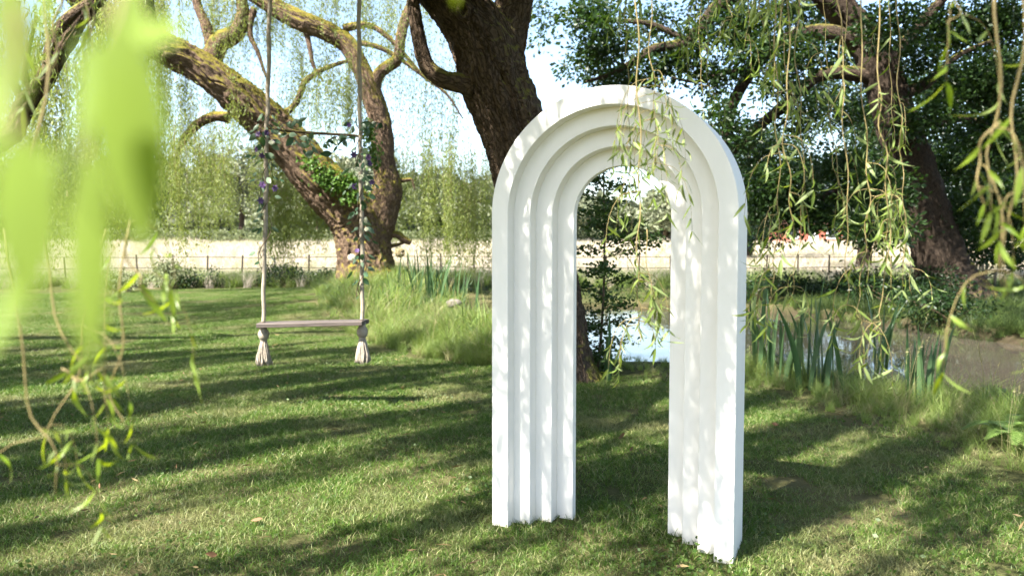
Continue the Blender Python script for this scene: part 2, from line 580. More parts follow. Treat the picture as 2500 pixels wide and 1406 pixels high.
def water_mat():
    m, nt, out = new_mat("pond_water")
    geo = N(nt, "ShaderNodeNewGeometry")
    n1 = noise_at(nt, geo.outputs["Position"], 0.5, 4)
    n2 = noise_at(nt, geo.outputs["Position"], 2.2, 3)
    n3 = noise_at(nt, geo.outputs["Position"], 34, 2)
    sep = N(nt, "ShaderNodeSeparateXYZ")
    nt.links.new(geo.outputs["Position"], sep.inputs[0])
    mud = ramp(nt, n1, [(0.35, (0.018, 0.017, 0.012)), (0.65, (0.032, 0.029, 0.02))])
    # stirred-up silt in the narrow end of the pond
    silt = math_n(nt, 'SUBTRACT', math_n(nt, 'ADD', sep.outputs[0], math_n(nt, 'MULTIPLY', n1, 2.0)), math_n(nt, 'MULTIPLY', sep.outputs[1], 0.32))
    silt = ramp(nt, math_n(nt, 'MULTIPLY', silt, 0.2), [(0.50, (0, 0, 0)), (0.72, (1, 1, 1))])
    mud = mixc(nt, silt, mud, (0.05, 0.043, 0.033))
    scum = ramp(nt, n3, [(0.70, (0, 0, 0)), (0.74, (0.6, 0.6, 0.6))])
    mud = mixc(nt, scum, mud, (0.24, 0.23, 0.15))
    p = N(nt, "ShaderNodeBsdfPrincipled")
    p.inputs["Roughness"].default_value = 0.03
    p.inputs["IOR"].default_value = 1.5
    p.inputs["Specular IOR Level"].default_value = 0.5
    nt.links.new(mud, p.inputs["Base Color"])
    b = N(nt, "ShaderNodeBump")
    b.inputs["Strength"].default_value = 0.06
    b.inputs["Distance"].default_value = 0.05
    nt.links.new(n2, b.inputs["Height"])
    nt.links.new(b.outputs[0], p.inputs["Normal"])
    nt.links.new(p.outputs[0], out.inputs[0])
    return m


M['ground'] = ground_mat()
M['water'] = water_mat()

# ------------------------------------------------------------------ terrain
POND = np.array([(-1.3, 18.6), (-0.5, 14.6), (0.5, 11.4), (1.5, 10.3), (2.6, 9.9), (3.3, 9.2), (3.9, 8.3), (4.5, 7.4), (5.3, 6.5),
                 (7, 5.2), (10, 4), (12.5, 6.5), (9.8, 9.8), (8.4, 12.1), (7.8, 13.8), (7.4, 15.8), (6.7, 17.6), (5.6, 19.1),
                 (4.2, 20.0), (2, 20.4), (-0.8, 20.4), (-1.8, 19.5)])
LAWN = np.array([(-30, -6), (6, -6), (3.7, 2), (3.2, 4.5), (3.0, 5.6), (2.75, 6.8), (2.45, 7.9), (1.6, 8.35), (0.75, 8.5), (-0.25, 9.3),
                 (-1.3, 10.3), (-2.35, 12), (-3.2, 14.2), (-4.2, 17.2), (-5.6, 22.5), (-6.6, 26.0), (-10, 25.0), (-14.5, 22.3), (-30, 18)])
WATER_Z = -0.2


def inside(poly, x, y):
    c = np.zeros(np.shape(x), bool)
    j = len(poly) - 1
    for i in range(len(poly)):
        xi, yi = poly[i]
        xj, yj = poly[j]
        c ^= ((yi > y) != (yj > y)) & (x < (xj - xi) * (y - yi) / (yj - yi + 1e-12) + xi)
        j = i
    return c


def edge_dist(poly, x, y):
    d = np.full(np.shape(x), 1e9)
    for i in range(len(poly)):
        a, b = poly[i - 1], poly[i]
        ab = b - a
        t = np.clip(((x - a[0]) * ab[0] + (y - a[1]) * ab[1]) / ab.dot(ab), 0, 1)
        d = np.minimum(d, np.hypot(x - a[0] - t * ab[0], y - a[1] - t * ab[1]))
    return d


def sstep(a, b, x):
    t = np.clip((x - a) / (b - a), 0, 1)
    return t * t * (3 - 2 * t)


def height(x, y):
    x, y = np.asarray(x, float), np.asarray(y, float)
    sd = edge_dist(POND, x, y) * np.where(inside(POND, x, y), -1, 1)
    z = -1.1 * sstep(0.4, -0.55, sd)
    rise = np.clip(y - 30, 0, 70) * 0.0205
    hill = np.clip(y - 100, 0, 400)
    z = z + rise + hill * 0.11 * sstep(0, 60, hill) * sstep(25, -40, x)
    z = z + 0.03 * (vnoise(x * 0.7 + 31, y * 0.7, 5) - 0.5) * sstep(0, 2, np.abs(sd)) * (y > 1)
    z = z - 0.13 * np.exp(-((y - 22.0) / 2.6) ** 2) * sstep(-2.5, -0.5, x) * sstep(9, 6.5, x)
    # slightly raised bank around the left willow
    z = z + 0.35 * np.exp(-(((x + 3.2) / 2.6) ** 2 + ((y - 21) / 4.5) ** 2)) * sstep(0.2, 1.5, sd)
    return z


def fence_y(x):
    return 27.6 - 0.012 * np.clip(-x - 6, 0, 40) ** 1.8 + 0.08 * np.clip(x, 0, 40)


gx = np.concatenate([np.linspace(-400, -40, 19)[:-1], np.linspace(-40, -12, 29)[:-1], np.linspace(-12, 14, 105)[:-1], np.linspace(14, 40, 27)[:-1], np.linspace(40, 400, 19)])
gy = np.concatenate([np.linspace(-60, -4, 15)[:-1], np.linspace(-4, 28, 129)[:-1], np.linspace(28, 60, 33)[:-1], np.linspace(60, 460, 41)])
GX, GY = np.meshgrid(gx, gy, indexing='ij')
GZ = height(GX, GY)
zone_field = sstep(-0.3, 0.5, GY - fence_y(GX))
sdp = edge_dist(POND, GX, GY) * np.where(inside(POND, GX, GY), -1, 1)
zone_soil = sstep(0.6, 0.1, sdp)
mb = MB()
nx, ny = len(gx), len(gy)
i, j = np.meshgrid(np.arange(nx - 1), np.arange(ny - 1), indexing='ij')
a = i * ny + j
mb.add(np.stack([GX, GY, GZ], -1).reshape(-1, 3), np.stack([a, a + ny, a + ny + 1, a + 1], -1).reshape(-1, 4),
       np.stack([zone_field, zone_soil, sstep(91, 95, GY)], -1).reshape(-1, 3))
g = mb.build("ground", M['ground'], attr=True)
tag(g, "mown lawn running down to a pond with a pale hay field beyond", "ground", kind="structure")

mb = MB()
wx, wy = np.meshgrid(np.linspace(-3.5, 16, 40), np.linspace(2, 25, 46), indexing='ij')
i, j = np.meshgrid(np.arange(39), np.arange(45), indexing='ij')
a = i * 46 + j
mb.add(np.stack([wx, wy, np.full_like(wx, WATER_Z)], -1).reshape(-1, 3), np.stack([a, a + 46, a + 47, a + 1], -1).reshape(-1, 4))
o = mb.build("water", M['water'])
tag(o, "still pond water reflecting the sky behind the arch", "water", kind="structure")

# ------------------------------------------------------------------ grass: instanced turf and tufts


def blades(n, spread, lmin, lmax, w, lean, nseg=2, tri_tip=True, square=False):
    mb = MB()
    ang = R.random(n) * 2 * math.pi
    if square:
        bx, by = (R.random(n) - .5) * spread, (R.random(n) - .5) * spread
    else:
        rr = spread * np.sqrt(R.random(n))
        a2 = R.random(n) * 2 * math.pi
        bx, by = rr * np.cos(a2), rr * np.sin(a2)
    L = lmin + (lmax - lmin) * R.random(n) ** 1.4
    ln = lean * (0.3 + R.random(n))
    face = R.random(n) * 2 * math.pi
    ts = np.linspace(0, 1, nseg + 1)
    rows = []
    for t in ts:
        x = bx + np.cos(ang) * L * ln * t ** 1.8
        y = by + np.sin(ang) * L * ln * t ** 1.8
        z = L * t * (1 - 0.35 * ln * t) - 0.01
        ww = w * (1 - t ** 1.6) * 0.5
        dx, dy = np.cos(face) * ww, np.sin(face) * ww
        if t == 1:
            rows.append(np.stack([x, y, z], -1)[:, None])
        else:
            rows.append(np.stack([np.stack([x - dx, y - dy, z], -1), np.stack([x + dx, y + dy, z], -1)], 1))
    V = np.concatenate(rows, 1)
    k = V.shape[1]
    base = np.arange(n)[:, None] * k
    faces = []
    for s in range(nseg - 1):
        faces.append(base + np.array([[2 * s, 2 * s + 1, 2 * s + 3, 2 * s + 2]]))
    s = nseg - 1
    faces.append(base + np.array([[2 * s, 2 * s + 1, 2 * s + 2]]))
    mb.add(V.reshape(-1, 3), faces)
    return mb


def source(name, mbs, mats):
    """A collection of tuft meshes that only the scatter below refers to."""
    c = bpy.data.collections.new(name)
    for i, b in enumerate(mbs):
        me = b.mesh(name)
        me.materials.append(mats[i % len(mats)])
        c.objects.link(bpy.data.objects.new(name, me))
    return c


def scatter(name, label, coll, nvar, pts, rot, scl, cat="grass"):
    me = bpy.data.meshes.new(name)
    me.vertices.add(len(pts))
    me.vertices.foreach_set("co", np.asarray(pts, np.float32).ravel())
    for an, arr, ty in (("rot", rot, 'FLOAT'), ("scl", scl, 'FLOAT'), ("var", R.integers(0, nvar, len(pts)), 'INT')):
        at_ = me.attributes.new(an, ty, 'POINT')
        at_.data.foreach_set("value", np.asarray(arr, np.int32 if ty == 'INT' else np.float32))
    o = bpy.data.objects.new(name, me)
    COL.objects.link(o)
    ng = bpy.data.node_groups.new(name, 'GeometryNodeTree')
    ng.interface.new_socket("Geometry", in_out='INPUT', socket_type='NodeSocketGeometry')
    ng.interface.new_socket("Geometry", in_out='OUTPUT', socket_type='NodeSocketGeometry')
    gi, go = ng.nodes.new('NodeGroupInput'), ng.nodes.new('NodeGroupOutput')
    iop = ng.nodes.new('GeometryNodeInstanceOnPoints')
    ci = ng.nodes.new('GeometryNodeCollectionInfo')
    ci.inputs['Collection'].default_value = coll
    ci.inputs['Separate Children'].default_value = True
    ci.inputs['Reset Children'].default_value = True
    iop.inputs['Pick Instance'].default_value = True

    def attr(n, t):
        a = ng.nodes.new('GeometryNodeInputNamedAttribute')
        a.data_type = t
        a.inputs['Name'].default_value = n
        return a.outputs['Attribute']
    cx = ng.nodes.new('ShaderNodeCombineXYZ')
    L = ng.links.new
    L(attr("rot", 'FLOAT'), cx.inputs[2])
    L(gi.outputs[0], iop.inputs['Points'])
    L(ci.outputs[0], iop.inputs['Instance'])
    L(attr("var", 'INT'), iop.inputs['Instance Index'])
    L(cx.outputs[0], iop.inputs['Rotation'])
    L(attr("scl", 'FLOAT'), iop.inputs['Scale'])
    L(iop.outputs[0], go.inputs[0])
    md = o.modifiers.new("scatter", 'NODES')
    md.node_group = ng
    tag(o, label, cat, kind="stuff")
    return o


def in_view(x, y, m=0.6):
    return (np.abs(x) < 0.66 * y + m) & (y > 0)


turf = source("turf_patch", [blades(2000, 0.5, 0.02, 0.06, 0.004, 1.0, 2, square=True) for _ in range(5)], [M['lawn']])
px_, py_ = np.meshgrid(np.arange(-16, 5, 0.4), np.arange(2.6, 27, 0.4), indexing='ij')
px_, py_ = px_.ravel() + R.normal(0, 0.08, px_.size), py_.ravel() + R.normal(0, 0.08, px_.size)
k = inside(LAWN, px_, py_) & in_view(px_, py_, 1.0)
px_, py_ = px_[k], py_[k]
scatter("lawn_grass", "short mown lawn grass with dry straw-coloured patches", turf, 5,
        np.stack([px_, py_, height(px_, py_)], -1), R.integers(0, 4, len(px_)) * math.pi / 2 + R.normal(0, .1, len(px_)), 0.9 + 0.4 * R.random(len(px_)))

tufts = source("grass_tuft", [blades(46, 0.10, 0.22, 0.62, 0.007, s, 4) for s in (0.5, 0.8, 1.1, 0.7, 1.3)], [M['tall_grass'], M['fresh_grass'], M['tall_grass'], M['fresh_grass'], M['straw_grass']])


def bank_points(n, x0, x1, y0, y1, cond):
    x, y = x0 + (x1 - x0) * R.random(n), y0 + (y1 - y0) * R.random(n)
    sd = edge_dist(POND, x, y) * np.where(inside(POND, x, y), -1, 1)
    k = cond(x, y, sd)
    return x[k], y[k]



def flat_leaves(n, spread, L, W, up):
    mb = MB()
    B = np.column_stack([(R.random((n, 2)) - .5) * spread, 0.01 + up * R.random(n)])
    leaf_quads(mb, B, R.normal(0, 1, (n, 3)) * np.array([1, 1, .25]), L * (.6 + .8 * R.random(n)), W * (.7 + .6 * R.random(n)), .55)
    return mb


def lawn_points(n, x0, x1, y0, y1):
    x, y = x0 + (x1 - x0) * R.random(n), y0 + (y1 - y0) * R.random(n) ** 1.4
    k = inside(LAWN, x, y) & in_view(x, y, .6)
    return x[k], y[k]


clover = source("clover_patch", [flat_leaves(30, 0.26, 0.016, 0.013, 0.03) for _ in range(3)], [M['clover']])
x, y = lawn_points(1500, -8, 3.5, 3.2, 14)
k = vnoise(x * 1.1 + 70, y * 1.1, 17) > 0.66
x, y = x[k], y[k]
scatter("clover", "small patches of clover in the mown lawn", clover, 3, np.stack([x, y, height(x, y)], -1), R.random(len(x)) * 6.28, 0.7 + .8 * R.random(len(x)), "clover")
litter = source("leaf_litter_piece", [flat_leaves(3, 0.25, 0.055, 0.009, 0.03) for _ in range(5)], [M['litter']])
x, y = lawn_points(170, -7, 3.4, 3.2, 12)
scatter("leaf_litter", "dry narrow willow leaves and bits scattered over the lawn", litter, 5, np.stack([x, y, height(x, y) + .025], -1), R.random(len(x)) * 6.28, 0.6 + .8 * R.random(len(x)), "litter")

# near bank, in front of the water
x, y = bank_points(12000, -4.5, 7, 4, 13.5, lambda x, y, sd: (~inside(LAWN, x, y)) & (sd > -0.1) & (edge_dist(LAWN, x, y) < 2.6) & (x < 0.75 * y) &
                   (vnoise(x * 1.3 + 20, y * 1.3, 9) > 0.18) & ((x - 0.75) ** 2 + (y - 8.6) ** 2 > 0.5))
scatter("bank_grass", "long bright grass along the near edge of the pond", tufts, 5, np.stack([x, y, height(x, y)], -1), R.random(len(x)) * 6.28,
        (0.3 + 0.6 * R.random(len(x)) ** 1.5) * (0.55 + 0.9 * vnoise(x * 2.2 + 30, y * 2.2, 14)) * (0.6 + 0.4 * sstep(0, 0.5, edge_dist(LAWN, x, y))) * np.where((x > 0.6) & (x < 2.3), 0.42, 1.0) * np.where(x < 0.6, 1.2, 1.0) * np.where(x > 2.3, 0.78, 1.0))
# rough bank round the left willow
x, y = bank_points(9000, -8, 0.5, 11, 26, lambda x, y, sd: (~inside(LAWN, x, y)) & (sd > -0.1) & (x > -0.55 * y) & (x + 0.28 * y < 4.2))
rough = source("rough_tuft", [blades(30, 0.12, 0.22, 0.66, 0.014, q, 4) for q in (0.5, 0.9, 1.2, 0.7, 1.4, 0.8)], [M['tall_grass'], M['fresh_grass'], M['iris'], M['tall_grass'], M['straw_grass'], M['fresh_grass']])
scatter("rough_grass", "tall unmown grass on the bank round the forked willow", rough, 6, np.stack([x, y, height(x, y)], -1), R.random(len(x)) * 6.28,
        (0.3 + 0.85 * R.random(len(x)) ** 2) * (0.35 + 1.3 * vnoise(x * 1.6 + 60, y * 1.1, 12)) * (0.45 + 0.55 * sstep(0, 1.0, edge_dist(LAWN, x, y))))
# far bank
x, y = bank_points(16000, -3, 20, 10, 28, lambda x, y, sd: (sd > -0.05) & ((x > 6.5) | (y > 22.3)) & (x < 0.72 * y) & (y < fence_y(x)))
shade_tinted_grass = source("shade_tinted_tuft", [blades(46, 0.10, 0.22, 0.62, 0.009, q, 4) for q in (0.5, 0.8, 1.1, 1.3)], [M['shade_tinted_grass'], M['shade_tinted_grass'], M['shade_tinted_grass'], M['tall_grass']])
scatter("far_bank_grass", "grass on the far bank of the pond under the oak", shade_tinted_grass, 4, np.stack([x, y, height(x, y)], -1), R.random(len(x)) * 6.28,
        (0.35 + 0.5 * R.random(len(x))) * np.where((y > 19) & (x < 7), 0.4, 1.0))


def seed_stalks(n):
    mb = MB()
    for k in range(n):
        a, h = R.random() * 6.28, 0.45 + 0.35 * R.random()
        o = np.array([math.cos(a), math.sin(a), 0])
        C = catmull([o * 0.03, o * 0.05 + [0, 0, h * .5], o * (0.1 + .06 * R.random()) + [0, 0, h]], 8)
        tube(mb, C, np.linspace(0.0016, 0.0009, 8), 4)
        m = 26
        t = 1 - 0.28 * R.random(m)
        B = np.stack([np.interp(t, np.linspace(0, 1, 8), C[:, q]) for q in range(3)], -1)
        leaf_quads(mb, B, R.normal(0, .45, (m, 3)) + [0, 0, 1] + o * .3, 0.022 * (.6 + .8 * R.random(m)), 0.006)
    return mb


stalks = source("seed_stalk", [seed_stalks(4) for _ in range(3)], [M['straw_grass']])
x, y = bank_points(330, -4.5, 6, 4, 14, lambda x, y, sd: (~inside(LAWN, x, y)) & (sd > 0) & (edge_dist(LAWN, x, y) > 0.1) & (edge_dist(LAWN, x, y) < 2.2) & ((x < 0.4) | (x > 2.3)))
scatter("flowering_grass", "thin flowering grass stalks standing above the bank", stalks, 3, np.stack([x, y, height(x, y)], -1), R.random(len(x)) * 6.28, 0.6 + 0.6 * R.random(len(x)))
# hay field
hay = source("hay_tuft", [blades(40, 0.22, 0.25, 0.6, 0.012, s, 2) for s in (0.5, 0.9, 0.7)], [M['dry_grass'], M['dry_grass'], M['straw_grass']])
n = 34000
y = 27.5 + 63 * R.random(n) ** 1.5
x = (R.random(n) * 2 - 1) * 0.7 * y
k = (y > fence_y(x) + 0.2)
x, y = x[k], y[k]
scatter("hay_field_grass", "pale ripe hay standing in the field behind the fence", hay, 3, np.stack([x, y, height(x, y)], -1), R.random(len(x)) * 6.28, (0.5 + 0.9 * R.random(len(x))) * (1 + np.clip(y - 40, 0, 60) * 0.012) * (0.6 + 0.8 * vnoise(x * 0.25 + 40, y * 0.15, 2)))
n = 420
y = 29 + 50 * R.random(n) ** 1.4
x = (R.random(n) * 2 - 1) * 0.66 * y
scatter("field_tussocks", "green tussocks standing out of the pale hay field", shade_tinted_grass, 4, np.stack([x, y, height(x, y)], -1), R.random(n) * 6.28, 0.7 + 1.0 * R.random(n))
n = 7000
x = -19 + 36 * R.random(n)
y = fence_y(x) + R.normal(-0.2, 0.6, n)
k = ~inside(LAWN, x, y) & (vnoise(x * 0.8 + 50, y * .3, 4) > 0.3)
x, y = x[k], y[k]
mixed = source("verge_tuft", [blades(40, 0.14, 0.3, 0.75, 0.011, s, 3) for s in (0.6, 0.9, 0.7, 1.1)], [M['tall_grass'], M['tall_grass'], M['dry_grass']])
scatter("verge_grass", "straggly green and straw grass along the foot of the iron fence", mixed, 4, np.stack([x, y, height(x, y)], -1), R.random(len(x)) * 6.28, 0.6 + 0.6 * R.random(len(x)))

# ------------------------------------------------------------------ the arch
AX0, AY0, ATH, AW, AWL, ASTEP, ADEPTH, AHT = -0.1024, 4.0367, 0.4111, 1.2114, 0.0886, 0.0805, 0.2983, 2.193
at_t = np.array([math.cos(ATH), -math.sin(ATH), 0])
at_n = np.array([math.sin(ATH), math.cos(ATH), 0])
A0 = np.array([AX0, AY0, 0.0])
arch = thing("arch", "tall white stepped arch with four nested bands standing on the lawn", "arch", A0 + at_t * AW / 2 + at_n * ADEPTH / 2)
for L in range(4):
    ro = AW / 2 - L * AWL + (0.0015 if L else 0)
    ri = AW / 2 - (L + 1) * AWL
    y0, y1 = L * ASTEP, ADEPTH - 0.003 * L
    zc = AHT - AW / 2
    ang = np.linspace(math.pi, 0, 73)
    prof = []
    for r in (ro, ri):
        p = [(-r, -0.04)] + [(-r, zz) for zz in np.linspace(0.3, zc - .15, 5)] + [(r * math.cos(a), zc + r * math.sin(a)) for a in ang] + [(r, zz) for zz in np.linspace(zc - .15, 0.3, 5)] + [(r, -0.04)]
        prof.append(np.array(p))
    n = len(prof[0])
    V = []
    for yy in (y0, y1):
        for p in prof:
            V.append(A0 + (AW / 2 + p[:, :1]) * at_t + yy * at_n + p[:, 1:] * np.array([0, 0, 1.0]))
    V = np.concatenate(V)
    i = np.arange(n - 1)
    fo, fi, bo, bi = 0, n, 2 * n, 3 * n
    Q = [np.stack([fo + i, fo + i + 1, fi + i + 1, fi + i], -1), np.stack([bo + i, bi + i, bi + i + 1, bo + i + 1], -1),
         np.stack([fo + i, bo + i, bo + i + 1, fo + i + 1], -1), np.stack([fi + i, fi + i + 1, bi + i + 1, bi + i], -1)]
    Q += [np.array([[fo, fi, bi, bo]]), np.array([[fo + n - 1, bo + n - 1, bi + n - 1, fi + n - 1]])]
    mb = MB()
    mb.add(V, Q)
    o = mb.build("arch_band", M['arch'], arch, smooth=True)
    bv = o.modifiers.new("bevel", 'BEVEL')
    bv.width = 0.0022
    bv.segments = 2
    bv.limit_method = 'ANGLE'
    bv.angle_limit = math.radians(50)
    bv.harden_normals = False
    me = o.data
    me.set_sharp_from_angle(angle=math.radians(40))

# ------------------------------------------------------------------ willow leaves (shared meshes)


def leaf_mesh(name, curl, twist, width=0.15, rows=8, droop=0.0):
    t = np.linspace(0, 1, rows)
    w = width * np.sin(math.pi * np.clip(t, 0.02, 0.985) ** 0.72) ** 0.85 * 0.5
    y = curl * t ** 2
    z = -(t - 0.30 * abs(curl) * t ** 2)
    V = []
    for k in range(rows):
        a = twist * t[k]
        c, s = math.cos(a), math.sin(a)
        for sx, fold in ((-1, 0.25), (0, 0), (1, 0.25)):
            xx, yy = sx * w[k], fold * w[k]
            V.append((xx * c - yy * s, y[k] + xx * s + yy * c, z[k]))
    i, j = np.meshgrid(np.arange(rows - 1), np.arange(2), indexing='ij')
    a = (i * 3 + j).ravel()
    mb = MB()
    mb.add(V, np.stack([a, a + 1, a + 4, a + 3], -1))
    return mb


LEAF_MB = [leaf_mesh("leaf", c, tw, w) for c, tw, w in ((0.05, 0.2, 0.14), (0.35, 0.9, 0.15), (-0.3, -0.6, 0.13), (0.7, 1.5, 0.12), (0.15, -0.3, 0.17), (-0.75, 2.2, 0.12), (1.0, 3.0, 0.12), (-0.5, -2.4, 0.15))]
LEAF_ME = []
for b in LEAF_MB:
    me = b.mesh("willow_leaf")
    me.materials.append(M['willow_leaf'])
    LEAF_ME.append(me)
LEAF_NEAR = []
for b in LEAF_MB:
    me = b.mesh("willow_leaf")
    me.materials.append(M['willow_near'])
    LEAF_NEAR.append(me)
LEAF_V = [np.concatenate(b.V) for b in LEAF_MB]
LEAF_Q = LEAF_MB[0].Q[0]


def leaf_matrix(p, d, roll, s):
    d = norm(d)
    ref = np.array([math.cos(roll), math.sin(roll), 0.13]) if np.isscalar(roll) else np.asarray(roll)
    X = norm(np.cross(ref, d))
    Z = -d
    Y = np.cross(Z, X)
    m = np.eye(4)
    m[:3, 0], m[:3, 1], m[:3, 2], m[:3, 3] = X * s, Y * s, Z * s, p
    return m


# ------------------------------------------------------------------ trees


def limb(parent, name, pts, Y, mat, segs=20, bark=0.05, lump=0.05, seed=0, dy=None, step=None, ridge=18):
    """pts: (px, py, width in pixels) at depth Y (+dy per point)."""
    P, rad = [], []
    for k, (a, b, w) in enumerate(pts):
        yy = Y + (dy[k] if dy else 0)
        P.append(at(a, b, yy))
        rad.append(pxm(w, yy) / 2)
    P = np.array(P)
    ln = np.linalg.norm(np.diff(P, axis=0), axis=1).sum()
    n = max(8, int(ln / (step or max(0.02, min(rad) * 0.25 + 0.02))))
    C = catmull(np.column_stack([P, rad]), n)
    mb = MB()
    tube(mb, C[:, :3], np.maximum(C[:, 3], 0.004), segs, bark, lump, seed, ridge=ridge)
    o = mb.build(name, mat, parent, attr=True)
    return o, C


def curtain(mbl, mbs, tops, lens, leaf, dens, sway=0.12, tilt=0.55, rs=0.004, width=0.17, flow=(0, 0), jit=0.035):
    for T0, Ln in zip(tops, lens):
        K = max(5, int(Ln * 3))
        s = np.linspace(0, Ln, K)
        ph = R.random(2) * 6.28
        f = 1.2 + R.random() * 1.2
        bow = sway * (R.random(2) * 2 - 1)
        C = np.stack([T0[0] + bow[0] * (s / Ln) ** 0.5 * Ln * .5 + flow[0] * s + 0.03 * np.sin(f * s + ph[0]),
                      T0[1] + bow[1] * (s / Ln) ** 0.5 * Ln * .5 + flow[1] * s + 0.03 * np.sin(f * s + ph[1]), T0[2] - s], -1)
        if mbs is not None:
            tri = np.array([[1, 0, 0], [-.5, .87, 0], [-.5, -.87, 0]])
            rr = rs * (1.15 - s / Ln)
            V = (C[:, None] + rr[:, None, None] * tri[None]).reshape(-1, 3)
            i, j = np.meshgrid(np.arange(K - 1), np.arange(3), indexing='ij')
            aa, bb = (i * 3 + j).ravel(), (i * 3 + (j + 1) % 3).ravel()
            mbs.add(V, np.stack([aa, bb, bb + 3, aa + 3], -1))
        m = int(Ln * dens * (0.7 + 0.6 * R.random()))
        if m < 2:
            continue
        # leaves gather in bunches down the strand
        u = np.clip(R.random(m) ** 0.85, 0, 1)
        u = np.where(R.random(m) < 0.55, np.round(u * Ln / 0.22) * 0.22 / Ln + R.normal(0, 0.02, m), u)
        u = np.clip(u, 0.02, 1)
        ii = u * (K - 1)
        i0 = np.minimum(ii.astype(int), K - 2)
        B = C[i0] + (C[i0 + 1] - C[i0]) * (ii - i0)[:, None]
        B = B + R.normal(0, jit, (m, 3))
        D = np.array([0, 0, -1.0]) + tilt * R.normal(size=(m, 3))
        leaf_quads(mbl, B, D, leaf * (0.6 + 0.8 * R.random(m)), leaf * width * (0.8 + .5 * R.random(m)))


def clumps(mb, centers, radii, nper, leaf, width, flat=0.75, twig=0.16):
    """Leaf rosettes gathered round twig ends inside ellipsoid clumps."""
    for c, r, n in zip(centers, radii, nper):
        nt_ = max(3, n // 14)
        q = rand_dirs(nt_) * (R.random((nt_, 1)) ** 0.45) * np.asarray(r)
        q += c
        idx = R.integers(0, nt_, n)
        B = q[idx] + R.normal(0, twig, (n, 3)) * np.array([1, 1, flat])
        D = norm(B - q[idx]) + 0.6 * rand_dirs(n) + np.array([0, 0, -0.15])
        leaf_quads(mb, B, D, leaf * (0.7 + .6 * R.random(n)), leaf * width * (0.7 + .6 * R.random(n)), 0.6)


# --- big willow behind the arch
BY = 8.5
b0 = ground(1385, 935)
big = thing("willow_tree", "massive leaning willow trunk rising behind the white arch, with hanging twigs", "tree", (b0[0], BY, 0))
limb(big, "trunk", [(1385, 985, 270), (1372, 935, 190), (1356, 860, 160), (1342, 760, 156), (1322, 630, 154), (1296, 480, 156), (1264, 350, 158), (1234, 265, 160),
                    (1206, 195, 164), (1188, 130, 160), (1150, 60, 140), (1085, -20, 125), (1000, -120, 112), (900, -260, 100)], BY, M['bark'], 230, 0.075, 0.06, 1, step=0.022, ridge=46)
limb(big, "limb", [(1205, 190, 120), (1225, 120, 112), (1246, 50, 95), (1262, -10, 88), (1290, -120, 80), (1340, -280, 70), (1420, -460, 55)], BY + 0.1, M['bark'], 130, 0.08, 0.05, 2, step=0.025, ridge=30)
limb(big, "limb", [(1160, 215, 52), (1120, 203, 46), (1080, 192, 42), (1045, 165, 38), (1028, 120, 35), (1018, 70, 33), (1010, 15, 32), (1000, -80, 28), (960, -200, 20)], BY - 0.15, M['bark'], 28, 0.08, 0.06, 3, ridge=14)
# knot on the left limb
kp = at(1131, 27, BY - 0.36)
mb = MB()
th = np.linspace(0, 2 * math.pi, 25)
tube(mb, np.stack([kp[0] + 0.052 * np.cos(th), kp[1] + 0.012 * np.sin(th * 1), kp[2] + 0.075 * np.sin(th)], -1), 0.026, 8, 0.1, 0.15, 4, cap=False)
mb.build("knot", M['bark'], big, attr=True)
# limbs above the picture, one of them carries the swing
for k, P in enumerate([[(-0.75, 8.45, 4.15), (-1.3, 7.6, 4.75), (-2.2, 7.0, 5.05), (-3.3, 6.7, 5.3), (-4.8, 6.2, 5.9), (-6.5, 5.6, 6.7)],
                       [(-1.2, 8.5, 5.1), (-1.7, 6.6, 6.2), (-2.6, 4.2, 7.1), (-3.8, 1.6, 7.8), (-4.6, -1, 8.2)],
                       [(-1.5, 8.5, 5.7), (-3.2, 8.8, 7.6), (-5.5, 9.6, 9.0), (-8, 10.6, 9.6)],
                       [(-1.0, 8.5, 5.0), (-1.2, 7.2, 6.6), (-0.7, 5.2, 7.6), (-0.4, 2.6, 8.2), (-1.0, -0.5, 8.6)]]):
    C = catmull(P, 60)
    mb = MB()
    tube(mb, C, np.linspace(0.09 if k else 0.15, 0.02 if k else 0.045, 60), 18, 0.07, 0.08, 10 + k, ridge=14)
    mb.build("limb", M['bark'], big, attr=True)

# crown overhead: twig clumps above the picture, placed by where their shade falls
mbl, mbs = MB(), MB()
tops, lens = [], []
cot = math.cos(SUN_EL) / math.sin(SUN_EL)
sx_, sy_ = math.sin(SUN_AZ) * cot, math.cos(SUN_AZ) * cot


def crown_shade_clump(gx_, gy_, h, n, spread, ln):
    c = np.array([gx_ + sx_ * h, gy_ + sy_ * h, h + ln * 0.5])
    for _ in range(n):
        p = c + R.normal(0, 1, 3) * np.array([spread, spread, 0.35])
        l = ln * (0.5 + 0.8 * R.random())
        lim = CAMH + 0.315 * max(p[1], 0) + 0.35
        if p[2] - l < lim:
            p[2] = lim + l
        tops.append(p)
        lens.append(l)


def gap_mask(gx_, gy_):
    # twig clumps laid in streaks along the sun's bearing to stripe the lawn shade
    u, v = 0.741 * gx_ + 0.671 * gy_, -0.671 * gx_ + 0.741 * gy_
    return 0.42 * vnoise(u * 0.8 + 20, v * 2.2 + 11, 21) + 0.58 * vnoise(u * 2.3 + 5, v * 3.4 + 40, 23)


